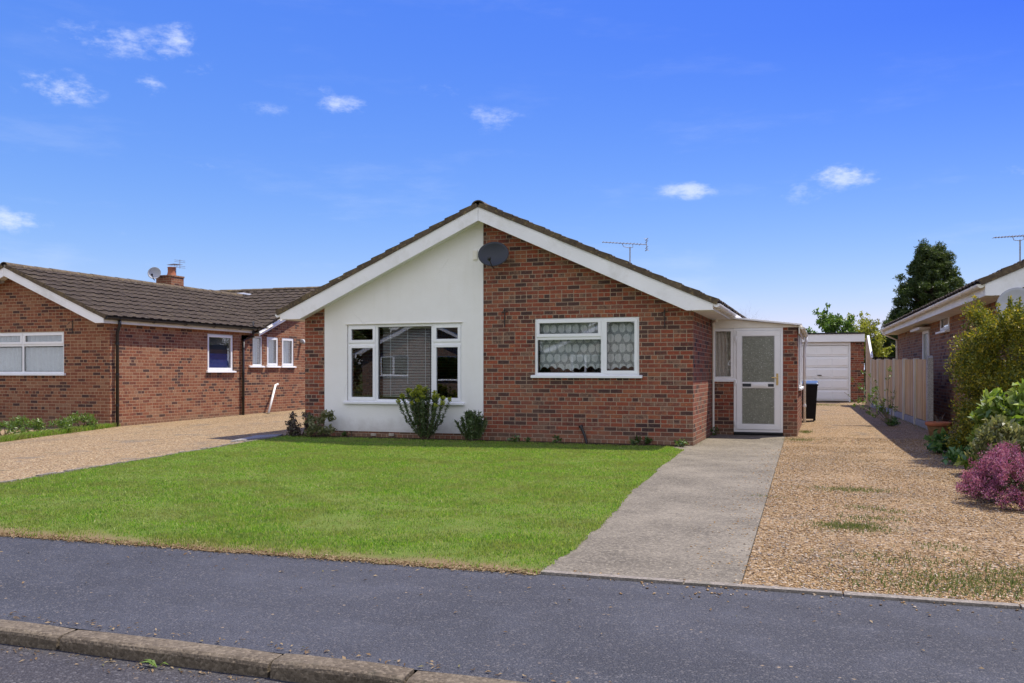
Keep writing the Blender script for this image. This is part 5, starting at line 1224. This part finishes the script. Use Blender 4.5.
CL = [(62, 88, 34, 13, 1), (135, 44, 62, 14, .8), (178, 38, 18, 12, 1), (150, 84, 14, 9, .85), (197, 70, 14, 9, .55), (342, 105, 22, 8, 1), (310, 91, 26, 8, .55), (272, 110, 24, 6, .5), (490, 118, 34, 12, .6), (445, 91, 22, 8, .3), (10, 219, 26, 11, .95), (690, 191, 30, 8, 1), (846, 175, 32, 12, 1), (800, 190, 26, 12, .5), (262, 173, 24, 4, .35), (205, 165, 16, 4, .35), (378, 175, 20, 4, .3), (700, 265, 40, 6, .3), (925, 280, 40, 5, .25), (1020, 170, 20, 6, .5), (420, 180, 14, 4, .3), (300, 270, 40, 6, .3), (115, 236, 30, 4, .3), (995, 105, 40, 12, .12)]
for px, py, rx, ry, a in CL:
    d = ray(px, py).normalized(); ca, ce = math.atan2(d.x, d.y), math.asin(d.z); k = 1.45
    ua = T.math('DIVIDE', T.math('SUBTRACT', azn, ca), rx * k / F); ue = T.math('DIVIDE', T.math('SUBTRACT', eln, ce), ry * k / F)
    g = T.math('MULTIPLY', T.math('SUBTRACT', 1.0, T.math('ADD', T.math('MULTIPLY', ua, ua), T.math('MULTIPLY', ue, ue)), clamp=True), a)
    mask = g if mask is None else T.math('MAXIMUM', mask, g)
mp = T.n('ShaderNodeMapping', inp={0: dirv, 'Scale': (1, 1, 2.2)}).outputs[0]
nz = T.noise(mp, 22, 9, .66); nz2 = T.noise(mp, 70, 6, .65)
cm = T.math('ADD', T.math('MULTIPLY', mask, .9), T.math('ADD', T.math('MULTIPLY', T.math('SUBTRACT', nz, .55), 3.0), T.math('MULTIPLY', T.math('SUBTRACT', nz2, .5), 1.3)))
cm = T.math('MULTIPLY', T.n('ShaderNodeMapRange', interpolation_type='SMOOTHSTEP', inp={0: cm, 1: .12, 2: 1.25, 3: 0.0, 4: .60}).outputs[0], T.math('MULTIPLY', mask, 1.05, clamp=True))
wis = T.noise(T.n('ShaderNodeMapping', inp={0: dirv, 'Scale': (1, 1, 4.5)}).outputs[0], 5.5, 8, .62)
wis = T.math('MULTIPLY', T.n('ShaderNodeMapRange', interpolation_type='SMOOTHSTEP', inp={0: wis, 1: .52, 2: .78, 3: 0.0, 4: .16}).outputs[0], T.n('ShaderNodeMapRange', inp={0: sx.outputs[2], 1: .02, 2: .3, 3: 1.0, 4: .35}).outputs[0])
cm = T.math('MAXIMUM', cm, wis)
cloud = T.mix(cm, skyc, (3.0, 3.2, 3.6)); nt.links.new(cloud, bg.inputs[0])

cam = bpy.data.cameras.new('Camera'); cam.sensor_width = 36; cam.lens = F / 1024 * 36; cam.shift_y = (HZ - 341.5) / 1024; cam.clip_end = 5000; cam.clip_start = .05
co = bpy.data.objects.new('Camera', cam); COL.objects.link(co); co.location = CAM; co.rotation_euler = (PI / 2, 0, TH); sc.camera = co
sc.view_settings.view_transform = 'Standard'; sc.view_settings.look = 'None'; sc.view_settings.gamma = 1; sc.view_settings.exposure = 1.1
